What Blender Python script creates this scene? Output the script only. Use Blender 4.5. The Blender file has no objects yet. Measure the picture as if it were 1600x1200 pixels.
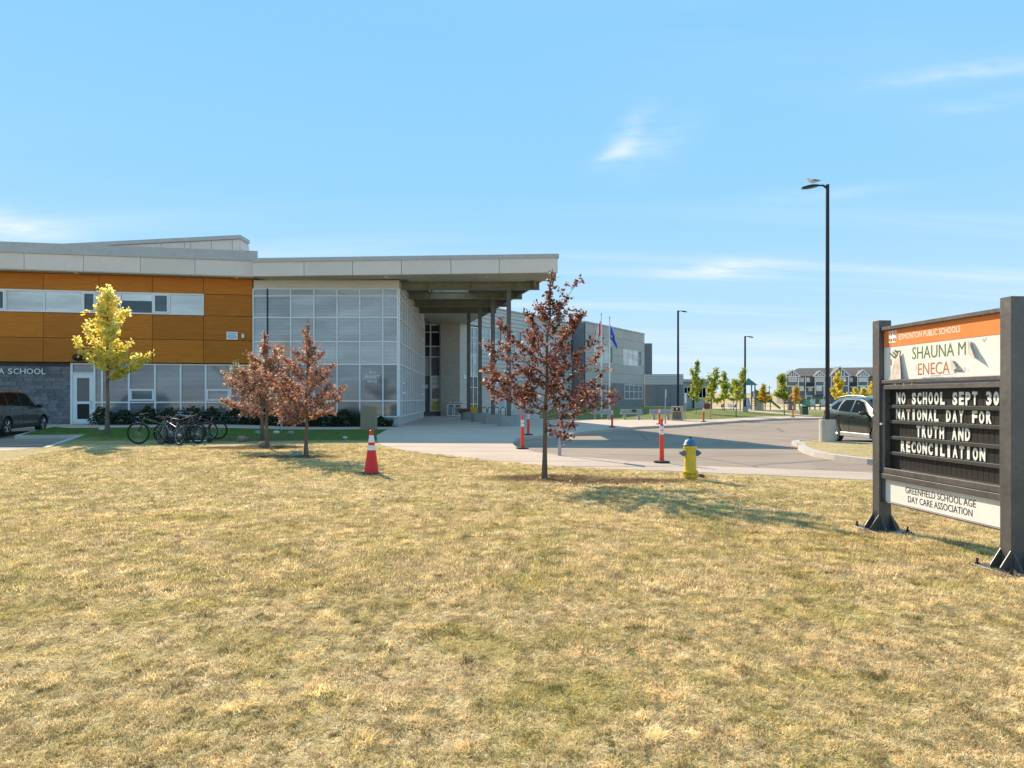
import bpy, bmesh, math, random, bisect
from math import sin, cos, pi, radians, sqrt, atan2, exp
from mathutils import Vector, Matrix, noise
from mathutils.geometry import delaunay_2d_cdt
random.seed(11)
sc = bpy.context.scene
col = sc.collection

# ------------------------------------------------------------------ camera, sky, sun, exposure
cam_d = bpy.data.cameras.new('camera'); cam = bpy.data.objects.new('camera', cam_d); col.objects.link(cam)
cam.location = (0, 0, 1.6); cam.rotation_euler = (radians(90), 0, 0)
cam_d.sensor_width = 36; cam_d.lens = 22.5; cam_d.shift_y = 22/1600
cam_d.clip_start = 0.05; cam_d.clip_end = 6000
sc.camera = cam
sc.view_settings.view_transform = 'Standard'; sc.view_settings.look = 'None'
sc.view_settings.gamma = 1; sc.view_settings.exposure = 0.86
sc.view_settings.use_curve_mapping = False
SUN_DIR = Vector((-0.517, 0.855, 0.644)).normalized()
SUN_EL = math.asin(SUN_DIR.z); SUN_AZ = atan2(SUN_DIR.x, SUN_DIR.y)
sun_d = bpy.data.lights.new('sun', 'SUN'); sun_d.energy = 4.8; sun_d.angle = radians(0.55); sun_d.color = (1.0, 0.80, 0.58)
sun = bpy.data.objects.new('sun', sun_d); col.objects.link(sun)
sun.rotation_euler = SUN_DIR.to_track_quat('Z', 'Y').to_euler(); sun.location = SUN_DIR*80

world = bpy.data.worlds.new('World'); sc.world = world; world.use_nodes = True

class NT:
    """tiny node helper"""
    def __init__(s, tree): s.t = tree
    def n(s, typ, **kw):
        nd = s.t.nodes.new(typ)
        ins = kw.pop('ins', {})
        for k, v in kw.items(): setattr(nd, k, v)
        for k, v in ins.items(): s.set(nd.inputs[k], v)
        return nd
    def set(s, sock, v):
        if isinstance(v, bpy.types.NodeSocket): s.t.links.new(v, sock)
        else:
            if isinstance(v, tuple) and len(v) == 3 and sock.type == 'RGBA': v = v + (1,)
            sock.default_value = v
    def math(s, op, a, b=None, c=None, clamp=False):
        nd = s.t.nodes.new('ShaderNodeMath'); nd.operation = op; nd.use_clamp = clamp
        s.set(nd.inputs[0], a)
        if b is not None: s.set(nd.inputs[1], b)
        if c is not None: s.set(nd.inputs[2], c)
        return nd.outputs[0]
    def mix(s, f, a, b, mode='MIX'):
        nd = s.t.nodes.new('ShaderNodeMix'); nd.data_type = 'RGBA'; nd.blend_type = mode; nd.clamp_factor = True
        s.set(nd.inputs[0], f); s.set(nd.inputs[6], a); s.set(nd.inputs[7], b)
        return nd.outputs[2]
    def smooth(s, v, a, b, lo=0.0, hi=1.0):
        nd = s.t.nodes.new('ShaderNodeMapRange'); nd.interpolation_type = 'SMOOTHSTEP'
        s.set(nd.inputs[0], v); nd.inputs[1].default_value = a; nd.inputs[2].default_value = b
        nd.inputs[3].default_value = lo; nd.inputs[4].default_value = hi
        return nd.outputs[0]
    def noise(s, vec, scale, detail=3, rough=.55, dist=0.0):
        nd = s.t.nodes.new('ShaderNodeTexNoise'); s.set(nd.inputs['Vector'], vec)
        nd.inputs['Scale'].default_value = scale; nd.inputs['Detail'].default_value = detail
        nd.inputs['Roughness'].default_value = rough; nd.inputs['Distortion'].default_value = dist
        return nd.outputs['Fac']
    def mapv(s, vec, scale=(1, 1, 1), loc=(0, 0, 0), rot=(0, 0, 0)):
        nd = s.t.nodes.new('ShaderNodeMapping'); s.set(nd.inputs[0], vec)
        nd.inputs['Scale'].default_value = scale; nd.inputs['Location'].default_value = loc; nd.inputs['Rotation'].default_value = rot
        return nd.outputs[0]

def build_world():
    t = world.node_tree; t.nodes.clear(); N = NT(t)
    geo = N.n('ShaderNodeTexCoord'); d = geo.outputs['Generated']
    sep = N.n('ShaderNodeSeparateXYZ', ins={0: d}); x, y, z = sep.outputs
    zc = N.math('MAXIMUM', z, 0.0)
    # daylight sky, plus an evenly scattering blue that the clear, dry prairie air gives
    sky = N.n('ShaderNodeTexSky'); sky.sky_type = 'NISHITA'; sky.sun_disc = False
    sky.sun_elevation = SUN_EL; sky.sun_rotation = SUN_AZ
    sky.air_density = 1.0; sky.dust_density = 0.0; sky.ozone_density = 2.0; sky.altitude = 700
    ramp = N.n('ShaderNodeValToRGB'); N.set(ramp.inputs[0], zc)
    cr = ramp.color_ramp
    cols = [(0.0, (.68, .84, .93)), (.05, (.60, .81, .95)), (.14, (.47, .75, .95)), (.29, (.325, .665, .95)), (.485, (.265, .61, .95)), (1.0, (.285, .60, .92))]
    while len(cr.elements) < len(cols): cr.elements.new(.5)
    for e, (p, c) in zip(cr.elements, cols): e.position = p; e.color = c + (1,)
    blue = ramp.outputs[0]
    nis = N.mix(1.0, sky.outputs[0], (.035, .035, .035), 'MULTIPLY')
    base = N.mix(.06, N.mix(1.0, blue, (.60, .60, .60), 'MULTIPLY'), nis)
    # thin cirrus: noise on a flat cloud layer, stretched along the wind
    inv = N.math('DIVIDE', 1.0, N.math('ADD', zc, 0.12))
    px = N.math('MULTIPLY', x, inv); py = N.math('MULTIPLY', y, inv)
    cv = N.n('ShaderNodeCombineXYZ', ins={0: px, 1: py, 2: 0.0}).outputs[0]
    st = N.mapv(cv, (.42, 1.5, 1), (1.3, .4, 0), (0, 0, radians(8)))
    n1 = N.noise(st, 1.15, 7, .6, .35)
    n2 = N.noise(N.mapv(cv, (.25, .5, 1), (5, 2, 0)), .8, 3, .5)
    wisps = N.math('MULTIPLY', N.smooth(n1, .46, .80), N.smooth(n2, .40, .66))
    fade = N.smooth(zc, .0, .10)
    band = N.math('MULTIPLY', N.smooth(N.noise(N.mapv(cv, (.22, 2.2, 1), (3, 1, 0)), 1.0, 5, .55), .47, .72), N.smooth(zc, .38, .05))
    cl = N.math('ADD', N.math('MULTIPLY', wisps, .62), N.math('MULTIPLY', band, .42))
    wn = N.noise(N.mapv(cv, (2.2, 4.5, 1), (0, 0, 0), (0, 0, .3)), 1.6, 6, .62)
    def blob(az, el, sa, se, tilt, amt):
        # a single cloud, placed by its bearing and height above the horizon
        global_az = N.math('ARCTAN2', x, y); elv = N.math('ARCSINE', z)
        da = N.math('SUBTRACT', global_az, radians(az)); de = N.math('SUBTRACT', elv, radians(el))
        ct, stt = cos(tilt), sin(tilt)
        a = N.math('ADD', N.math('MULTIPLY', da, ct), N.math('MULTIPLY', de, stt))
        b = N.math('SUBTRACT', N.math('MULTIPLY', de, ct), N.math('MULTIPLY', da, stt))
        r = N.math('ADD', N.math('POWER', N.math('DIVIDE', N.math('ABSOLUTE', a), radians(sa)), 2.0), N.math('POWER', N.math('DIVIDE', N.math('ABSOLUTE', b), radians(se)), 2.0))
        g = N.math('EXPONENT', N.math('MULTIPLY', r, -1.0))
        return N.math('MULTIPLY', N.math('MULTIPLY', g, N.smooth(wn, .25, .68)), amt)
    for bl in [(18.2, 10.9, 4.6, .75, 0.0, .75), (10.6, 22.3, 1.9, 1.1, .75, .62), (9.2, 20.6, 2.0, .6, .35, .5), (-38.3, 11.9, 3.8, 1.0, -.08, .62),
               (35, 22.6, 5.5, .6, -.10, .5), (25.5, 16.0, 5, .5, -.05, .22), (33, 5.2, 14, .7, 0, .25), (20, 4.3, 9, .5, 0, .3), (37, 20.3, 3.5, .45, -.1, .3), (13, 21, 3, 1.4, .5, .3)]:
        cl = N.math('ADD', cl, blob(*bl))
    cl = N.math('MINIMUM', N.math('MULTIPLY', cl, fade), .8)
    c = N.mix(cl, base, (.555, .58, .60))
    bg = N.n('ShaderNodeBackground', ins={0: c, 1: 1.0})
    out = N.n('ShaderNodeOutputWorld'); t.links.new(bg.outputs[0], out.inputs[0])
build_world()

# ------------------------------------------------------------------ materials
def new_mat(name):
    m = bpy.data.materials.new(name); m.use_nodes = True; m.node_tree.nodes.clear()
    N = NT(m.node_tree); return m, N
def finish(N, bsdf, bump=None, strength=.3, dist=.01):
    o = N.n('ShaderNodeOutputMaterial'); N.t.links.new(bsdf.outputs[0], o.inputs[0])
    if bump is not None:
        b = N.n('ShaderNodeBump'); b.inputs['Strength'].default_value = strength; b.inputs['Distance'].default_value = dist
        N.set(b.inputs['Height'], bump); N.t.links.new(b.outputs[0], bsdf.inputs['Normal'])
def mat(name, c, rough=.6, metal=0.0, var=.12, scale=3.0, stretch=(1, 1, 1), bump=0.0, bscale=40.0, coat=0.0, tint=None, spec=.5, inst=.0, emit=None):
    """painted / plain surface: base colour broken up by soft mottling and fine grain"""
    m, N = new_mat(name)
    co = N.n('ShaderNodeTexCoord').outputs['Object']
    v = N.mapv(co, stretch)
    n = N.noise(v, scale, 5, .6); n2 = N.noise(v, scale*9, 3, .6)
    f = N.math('ADD', N.math('MULTIPLY', n, .7), N.math('MULTIPLY', n2, .3))
    lo = tuple(max(0, a*(1-var*1.6)) for a in c); hi = tuple(min(1, a*(1+var*1.6)) for a in c)
    if tint: lo = tint
    colr = N.mix(N.smooth(f, .28, .72), lo, hi)
    if inst:
        oi = N.n('ShaderNodeObjectInfo').outputs['Random']
        k = N.smooth(oi, 0, 1, 1-inst, 1+inst)
        cc = N.n('ShaderNodeCombineXYZ', ins={0: k, 1: k, 2: k}).outputs[0]
        colr = N.mix(1.0, colr, cc, 'MULTIPLY')
    b = N.n('ShaderNodeBsdfPrincipled', ins={'Base Color': colr, 'Metallic': metal, 'Roughness': N.smooth(n2, 0, 1, max(.02, rough-.07), min(1, rough+.07)), 'Specular IOR Level': spec})
    if coat: b.inputs['Coat Weight'].default_value = coat; b.inputs['Coat Roughness'].default_value = .06
    if emit: N.set(b.inputs['Emission Color'], emit[0]); b.inputs['Emission Strength'].default_value = emit[1]
    finish(N, b, N.noise(v, bscale, 4, .6) if bump else None, bump, .01)
    return m

def ground_colour(N, pos, blade=False):
    """dry, patchy turf: straw and tan, with olive and green where it holds water, bare soil under the young trees"""
    big = N.noise(pos, .42, 4, .6); mid = N.noise(N.mapv(pos, (.8, 1.0, 1), (7, 3, 0)), 1.6, 5, .62)
    fine = N.noise(pos, 9.0, 4, .65); vf = N.noise(pos, 55.0, 2, .6)
    c = N.mix(N.smooth(fine, .30, .72), (.43, .33, .165), (.84, .67, .41))
    c = N.mix(N.smooth(vf, .35, .70, 0, .35), c, (.88, .76, .50))
    ol = N.math('MULTIPLY', N.smooth(mid, .40, .64), N.smooth(big, .30, .62, .45, 1.0))
    c = N.mix(N.math('MULTIPLY', ol, .55), c, (.42, .365, .10))
    bare = N.noise(N.mapv(pos, (.7, 1.2, 1), (11, 5, 0)), 1.1, 5, .65)
    c = N.mix(N.math('MULTIPLY', N.smooth(bare, .52, .68), .6), c, (.72, .56, .36))
    clump = N.noise(N.mapv(pos, (1, 1, 1), (2, 4, 0)), 5.0, 5, .68)
    c = N.mix(N.math('MULTIPLY', N.smooth(clump, .57, .66), .75), c, (.165, .15, .048))
    tuft = N.noise(N.mapv(pos, (1, 1.3, 1), (3, 9, 0)), 1.9, 5, .6)
    c = N.mix(N.math('MULTIPLY', N.smooth(tuft, .64, .76), .8), c, (.17, .25, .03))
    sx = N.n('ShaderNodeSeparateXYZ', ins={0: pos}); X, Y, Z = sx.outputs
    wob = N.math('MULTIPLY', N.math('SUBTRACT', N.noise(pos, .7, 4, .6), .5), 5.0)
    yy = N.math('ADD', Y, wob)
    # greener turf in the school's shadow, shade put into its colour; far lawn greener
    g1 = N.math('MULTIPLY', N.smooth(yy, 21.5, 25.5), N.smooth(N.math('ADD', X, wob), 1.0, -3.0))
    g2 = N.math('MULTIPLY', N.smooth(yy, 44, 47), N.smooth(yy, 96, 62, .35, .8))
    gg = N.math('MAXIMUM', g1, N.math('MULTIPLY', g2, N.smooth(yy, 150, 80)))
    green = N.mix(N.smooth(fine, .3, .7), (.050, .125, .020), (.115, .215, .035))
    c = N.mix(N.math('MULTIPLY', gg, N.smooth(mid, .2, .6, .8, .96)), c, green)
    soil = None
    for (sx_, sy_, rx, ry) in [(.75, 12.75, 1.3, .65), (-6.0, 17.4, 1.5, .55), (-8.3, 20.6, 2.0, .9), (-9.8, 24.8, 2.4, 1.2), (2.0, 12.3, 1.6, .5)]:
        dx = N.math('DIVIDE', N.math('SUBTRACT', X, sx_), rx); dy = N.math('DIVIDE', N.math('SUBTRACT', Y, sy_), ry)
        g = N.math('EXPONENT', N.math('MULTIPLY', N.math('ADD', N.math('MULTIPLY', dx, dx), N.math('MULTIPLY', dy, dy)), -1.0))
        soil = g if soil is None else N.math('MAXIMUM', soil, g)
    sf = N.smooth(N.math('ADD', N.math('MULTIPLY', soil, .95), N.math('MULTIPLY', fine, .5)), .52, .85)
    c = N.mix(N.math('MULTIPLY', sf, .85), c, N.mix(vf, (.12, .080, .05), (.27, .19, .13)))
    return c, fine, vf
def m_lawn():
    m, N = new_mat('dry_turf'); pos = N.n('ShaderNodeNewGeometry').outputs['Position']
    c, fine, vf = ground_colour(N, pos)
    kk = N.smooth(N.noise(pos, 24, 4, .7), .32, .68, .56, 1.06)  # thatch tone, with shade between the blades put into the turf colour
    c = N.mix(1.0, c, N.n('ShaderNodeCombineXYZ', ins={0: kk, 1: kk, 2: N.math('MULTIPLY', kk, .92)}).outputs[0], 'MULTIPLY')
    b = N.n('ShaderNodeBsdfPrincipled', ins={'Base Color': c, 'Roughness': .95, 'Specular IOR Level': .1})
    h = N.math('ADD', N.noise(pos, 30, 4, .7), N.math('MULTIPLY', N.noise(pos, 6, 3, .6), .9))
    finish(N, b, h, 1.0, .05); return m
def m_blade():
    m, N = new_mat('grass_blade'); pos = N.n('ShaderNodeNewGeometry').outputs['Position']
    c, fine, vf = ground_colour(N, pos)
    r = N.n('ShaderNodeObjectInfo').outputs['Random']
    k = N.smooth(r, 0, 1, .58, 1.66)
    c = N.mix(1.0, c, N.n('ShaderNodeCombineXYZ', ins={0: k, 1: k, 2: N.math('MULTIPLY', k, .96)}).outputs[0], 'MULTIPLY')
    d = N.n('ShaderNodeBsdfDiffuse', ins={0: c}); tr = N.n('ShaderNodeBsdfTranslucent', ins={0: c})
    mx = N.n('ShaderNodeMixShader', ins={0: .42, 1: d.outputs[0], 2: tr.outputs[0]})
    finish(N, mx); return m
def m_concrete(name, c, var=.1, joints=True):
    m, N = new_mat(name); pos = N.n('ShaderNodeNewGeometry').outputs['Position']
    n1 = N.noise(pos, .5, 5, .65); n2 = N.noise(pos, 7, 5, .7); n3 = N.noise(pos, 120, 2, .5)
    f = N.math('ADD', N.math('ADD', N.math('MULTIPLY', n1, .45), N.math('MULTIPLY', n2, .35)), N.math('MULTIPLY', n3, .2))
    cc = N.mix(N.smooth(f, .33, .66), tuple(a*(1-var*1.5) for a in c), tuple(a*(1+var) for a in c))
    cc = N.mix(N.smooth(N.noise(pos, 2.4, 4, .7), .66, .74, 0, .25), cc, tuple(a*.55 for a in c))
    b = N.n('ShaderNodeBsdfPrincipled', ins={'Base Color': cc, 'Roughness': .88, 'Specular IOR Level': .25})
    finish(N, b, n3, .25, .004); return m
def m_asphalt():
    m, N = new_mat('asphalt'); pos = N.n('ShaderNodeNewGeometry').outputs['Position']
    n1 = N.noise(pos, .25, 5, .6); n2 = N.noise(N.mapv(pos, (.3, 1.6, 1)), 1.2, 5, .65); n3 = N.noise(pos, 150, 2, .6)
    c = N.mix(N.smooth(N.math('ADD', N.math('MULTIPLY', n1, .5), N.math('MULTIPLY', n2, .5)), .34, .66), (.205, .160, .125), (.315, .250, .195))
    c = N.mix(N.smooth(n3, .3, .7, 0, .22), c, (.36, .32, .28))
    c = N.mix(N.smooth(N.noise(N.mapv(pos, (1, .6, 1), (4, 8, 0)), .55, 5, .7), .60, .72, 0, .45), c, (.12, .095, .08))
    cr = N.n('ShaderNodeTexVoronoi'); cr.feature = 'DISTANCE_TO_EDGE'; N.set(cr.inputs['Vector'], N.mix(.12, pos, N.n('ShaderNodeTexNoise', ins={'Vector': pos, 'Scale': 1.2}).outputs['Color'])); cr.inputs['Scale'].default_value = .16
    c = N.mix(N.smooth(cr.outputs[0], .012, .003, 0, .5), c, (.09, .08, .07))
    b = N.n('ShaderNodeBsdfPrincipled', ins={'Base Color': c, 'Roughness': .82, 'Specular IOR Level': .3})
    finish(N, b, n3, .3, .004); return m
def m_glass(name, c, metal=.5, stripe=0.0, pitch=.11, rough=.05, spec=.5):
    """coated facade glass in front of closed blinds"""
    m, N = new_mat(name); pos = N.n('ShaderNodeNewGeometry').outputs['Position']
    co = N.n('ShaderNodeTexCoord').outputs['Object']
    n = N.noise(N.mapv(pos, (.35, .35, 1.6)), .8, 4, .6)
    cc = N.mix(N.smooth(n, .35, .7), tuple(a*.80 for a in c), tuple(a*1.12 for a in c))
    if stripe:
        z = N.n('ShaderNodeSeparateXYZ', ins={0: pos}).outputs[2]
        w = N.math('SINE', N.math('MULTIPLY', N.math('ADD', z, N.math('MULTIPLY', n, .05)), 2*pi/pitch))
        cc = N.mix(N.smooth(w, -.2, .9, 0, stripe), cc, tuple(a*.62 for a in c))
    r = N.n('ShaderNodeObjectInfo').outputs['Random']; k = N.smooth(r, 0, 1, .84, 1.12)
    cc = N.mix(1.0, cc, N.n('ShaderNodeCombineXYZ', ins={0: k, 1: k, 2: k}).outputs[0], 'MULTIPLY')
    b = N.n('ShaderNodeBsdfPrincipled', ins={'Base Color': cc, 'Metallic': metal, 'Roughness': rough, 'Specular IOR Level': spec})
    finish(N, b, N.noise(pos, .9, 2, .5), .05, .05); return m
def m_panel_wood():
    m, N = new_mat('orange_panel'); co = N.n('ShaderNodeNewGeometry').outputs['Position']
    g = N.noise(N.mapv(co, (.5, .5, 5.0)), 2.2, 6, .7, .4); g2 = N.noise(N.mapv(co, (1.4, 1.4, 30.0)), 2.0, 4, .6)
    f = N.math('ADD', N.math('MULTIPLY', g, .65), N.math('MULTIPLY', g2, .35))
    c = N.mix(N.smooth(f, .3, .7), (.42, .125, .010), (.60, .20, .018))
    r = N.n('ShaderNodeObjectInfo').outputs['Random']; k = N.smooth(r, 0, 1, .84, 1.12)
    c = N.mix(1.0, c, N.n('ShaderNodeCombineXYZ', ins={0: k, 1: k, 2: k}).outputs[0], 'MULTIPLY')
    b = N.n('ShaderNodeBsdfPrincipled', ins={'Base Color': c, 'Roughness': .55, 'Specular IOR Level': .25}); finish(N, b, g2, .05, .004); return m
def m_leaf(name, stops, gloss=.45, transl=.35):
    m, N = new_mat(name)
    a = N.n('ShaderNodeAttribute'); a.attribute_name = 'tint'
    rp = N.n('ShaderNodeValToRGB'); N.set(rp.inputs[0], a.outputs['Fac']); cr = rp.color_ramp
    while len(cr.elements) < len(stops): cr.elements.new(.5)
    for e, (p, c) in zip(cr.elements, stops): e.position = p; e.color = c + (1,)
    b = N.n('ShaderNodeBsdfPrincipled', ins={'Base Color': rp.outputs[0], 'Roughness': gloss, 'Specular IOR Level': .5})
    t = N.n('ShaderNodeBsdfTranslucent', ins={0: rp.outputs[0]})
    mx = N.n('ShaderNodeMixShader', ins={0: transl, 1: b.outputs[0], 2: t.outputs[0]})
    finish(N, mx); return m
def m_brick(name, c1, c2, mortar, w=.4, h=.2, axis='x'):
    m, N = new_mat(name); co = N.n('ShaderNodeTexCoord').outputs['Object']
    sp = N.n('ShaderNodeSeparateXYZ', ins={0: co}); u = N.math('ADD', sp.outputs[0], sp.outputs[1])
    v = N.n('ShaderNodeCombineXYZ', ins={0: u, 1: sp.outputs[2], 2: 0.0}).outputs[0]
    br = N.n('ShaderNodeTexBrick', ins={'Vector': v, 'Color1': c1, 'Color2': c2, 'Mortar': mortar, 'Scale': 1.0, 'Mortar Size': .012, 'Brick Width': w, 'Row Height': h})
    n = N.noise(co, 6, 5, .65)
    c = N.mix(N.smooth(n, .3, .7, 0, .35), br.outputs[0], tuple(a*.6 for a in c1))
    b = N.n('ShaderNodeBsdfPrincipled', ins={'Base Color': c, 'Roughness': .85}); finish(N, b, br.outputs['Fac'], .3, -.01); return m

M = {}
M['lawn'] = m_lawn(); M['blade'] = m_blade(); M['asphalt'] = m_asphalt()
M['concrete'] = m_concrete('pale_concrete', (.455, .375, .31)); M['plaza'] = m_concrete('plaza_concrete', (.53, .425, .355), .09)
M['kerb'] = m_concrete('kerb_concrete', (.47, .44, .40)); M['planter'] = m_concrete('planter_concrete', (.36, .35, .33), .14)
M['field'] = mat('dry_field', (.46, .36, .19), .95, var=.2, scale=.05, spec=.1)
M['hill'] = mat('far_hill', (.16, .17, .15), .95, var=.15, scale=.02, spec=.1)
M['panel'] = m_panel_wood()
M['fascia'] = mat('grey_fascia_panel', (.74, .635, .56), .5, var=.03, scale=1.2, inst=.03)
M['flash'] = mat('grey_flashing', (.46, .44, .43), .45, .2, var=.05)
M['cream'] = mat('cream_panel', (.66, .63, .54), .6, var=.03)
M['soffit'] = mat('olive_soffit', (.50, .45, .33), .6, var=.08, inst=.05)
M['beam'] = mat('green_grey_steel', (.20, .20, .145), .5, .2, var=.1)
M['column'] = mat('dark_column_steel', (.125, .12, .11), .45, .2, var=.1)
M['alum'] = mat('pale_aluminium', (.80, .79, .785), .4, .0, var=.03)
M['glassA'] = m_glass('blind_glass', (.45, .455, .465), .30, .34, .19, .10)
M['glassB'] = m_glass('lower_glass', (.27, .275, .29), .36, .24, .31, .08)
M['glassS'] = m_glass('side_glass', (.36, .38, .39), .7)
M['glassD'] = m_glass('dark_glass', (.10, .115, .13), .6)
M['glassW'] = m_glass('window_blind_glass', (.66, .655, .64), .25)
M['blind'] = mat('roller_blind', (.58, .585, .58), .7, var=.03)
M['dark'] = mat('black_gap', (.02, .02, .02), .8)
M['stone'] = mat('grey_block', (.165, .165, .175), .75, var=.2, scale=4, inst=.22, bump=.3, bscale=25)
M['mortar'] = mat('dark_mortar', (.075, .08, .09), .9)
M['basewall'] = m_concrete('base_wall_concrete', (.50, .49, .46), .06)
M['brick'] = m_brick('buff_brick', (.55, .49, .41), (.47, .42, .35), (.34, .30, .26), .42, .2)
M['brick2'] = m_brick('light_brick', (.62, .56, .51), (.56, .51, .465), (.44, .40, .37), .42, .2)
M['siding'] = mat('silver_siding', (.55, .525, .51), .45, .1, var=.05)
M['siding_d'] = mat('slate_siding', (.20, .215, .245), .5, .2, var=.06)
M['grey_panel'] = mat('mid_grey_panel', (.46, .425, .405), .5, var=.03, inst=.05)
M['slate'] = mat('slate_grey_wall', (.205, .205, .22), .6, var=.08)
M['split'] = m_brick('split_face_block', (.31, .295, .295), (.22, .21, .215), (.17, .165, .165), .4, .2)
M['white'] = mat('white_paint', (.76, .77, .78), .5, var=.03)
M['roof'] = mat('roof_membrane', (.32, .31, .30), .8)
M['signmetal'] = mat('sign_grey_metal', (.118, .118, .120), .45, .45, var=.17, scale=2)
M['signdark'] = mat('sign_black', (.016, .017, .018), .45, var=.2)
M['signrail'] = mat('sign_rail', (.060, .065, .068), .4, .3, var=.1)
M['vinylw'] = mat('white_vinyl', (.74, .73, .705), .45, var=.035, scale=5)
M['peel'] = mat('peeling_film', (.50, .47, .43), .5, var=.2, scale=9)
M['orange'] = mat('orange_vinyl', (.78, .225, .045), .45, var=.05)
M['letw'] = mat('white_letter', (.82, .84, .80), .5, var=.02)
M['letg'] = mat('green_letter', (.085, .17, .03), .5); M['letb'] = mat('brown_letter', (.42, .155, .045), .5); M['letk'] = mat('black_letter', (.03, .03, .03), .5)
M['black'] = mat('black_metal', (.018, .018, .02), .4, .3, var=.2)
M['rubber'] = mat('black_rubber', (.022, .022, .022), .8, var=.2)
M['redor'] = mat('orange_red_plastic', (.80, .055, .022), .45, var=.06)
M['conered'] = mat('cone_red', (.72, .018, .016), .5, var=.06)
M['refl'] = mat('reflective_white', (.72, .74, .76), .35, var=.05)
M['hyel'] = mat('hydrant_yellow', (.66, .47, .025), .5, var=.16, scale=7, bump=.2)
M['hblue'] = mat('hydrant_blue', (.045, .145, .26), .45, var=.2, scale=8); M['hgrey'] = mat('hydrant_grey', (.14, .17, .20), .5, var=.2)
M['bark'] = mat('grey_brown_bark', (.16, .115, .085), .9, var=.3, scale=6, stretch=(1, 1, .2), bump=.6, bscale=30)
M['agg'] = mat('pebbled_concrete', (.30, .245, .165), .9, var=.35, scale=30, bump=.8, bscale=60)
M['aggp'] = mat('pale_pebbled_concrete', (.46, .38, .27), .9, var=.25, scale=30, bump=.8, bscale=60)
M['bench'] = m_concrete('bench_concrete', (.40, .39, .37), .12)
M['rock'] = mat('field_stone', (.27, .22, .17), .9, var=.3, scale=8, bump=.6); M['rockg'] = mat('green_grey_stone', (.24, .28, .23), .9, var=.3, scale=8, bump=.6); M['rockw'] = mat('pale_stone', (.56, .53, .48), .9, var=.2, scale=8, bump=.6)
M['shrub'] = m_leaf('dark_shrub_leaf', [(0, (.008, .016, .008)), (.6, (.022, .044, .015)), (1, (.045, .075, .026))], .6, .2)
M['leafr'] = m_leaf('purple_red_leaf', [(0, (.055, .022, .018)), (.3, (.15, .050, .036)), (.55, (.28, .10, .068)), (.78, (.44, .24, .17)), (1, (.62, .47, .38))], .5, .5)
M['leafr2'] = m_leaf('faded_red_leaf', [(0, (.09, .038, .028)), (.3, (.25, .10, .065)), (.6, (.44, .215, .14)), (.85, (.58, .39, .28)), (1, (.70, .58, .46))], .5, .5)
M['leafo'] = m_leaf('olive_tan_leaf', [(0, (.10, .09, .04)), (.5, (.32, .28, .15)), (1, (.62, .56, .40))], .5, .35)
M['leafy'] = m_leaf('yellow_leaf', [(0, (.34, .36, .04)), (.25, (.50, .45, .04)), (.6, (.80, .65, .06)), (1, (.90, .82, .30))], .5, .64)
M['leafyo'] = m_leaf('orange_yellow_leaf', [(0, (.25, .22, .03)), (.4, (.62, .42, .04)), (1, (.85, .60, .07))], .5, .5)
M['leafg'] = m_leaf('yellow_green_leaf', [(0, (.11, .17, .02)), (.4, (.29, .36, .04)), (.75, (.55, .55, .06)), (1, (.72, .66, .14))], .5, .52)
M['bark_pale'] = mat('pale_bark', (.34, .31, .27), .9, var=.2, scale=6)
M['shingle'] = mat('brown_grey_shingle', (.155, .14, .125), .9, var=.15, scale=2)
M['galv'] = mat('galvanised_steel', (.38, .40, .42), .45, .5, var=.1)

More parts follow.
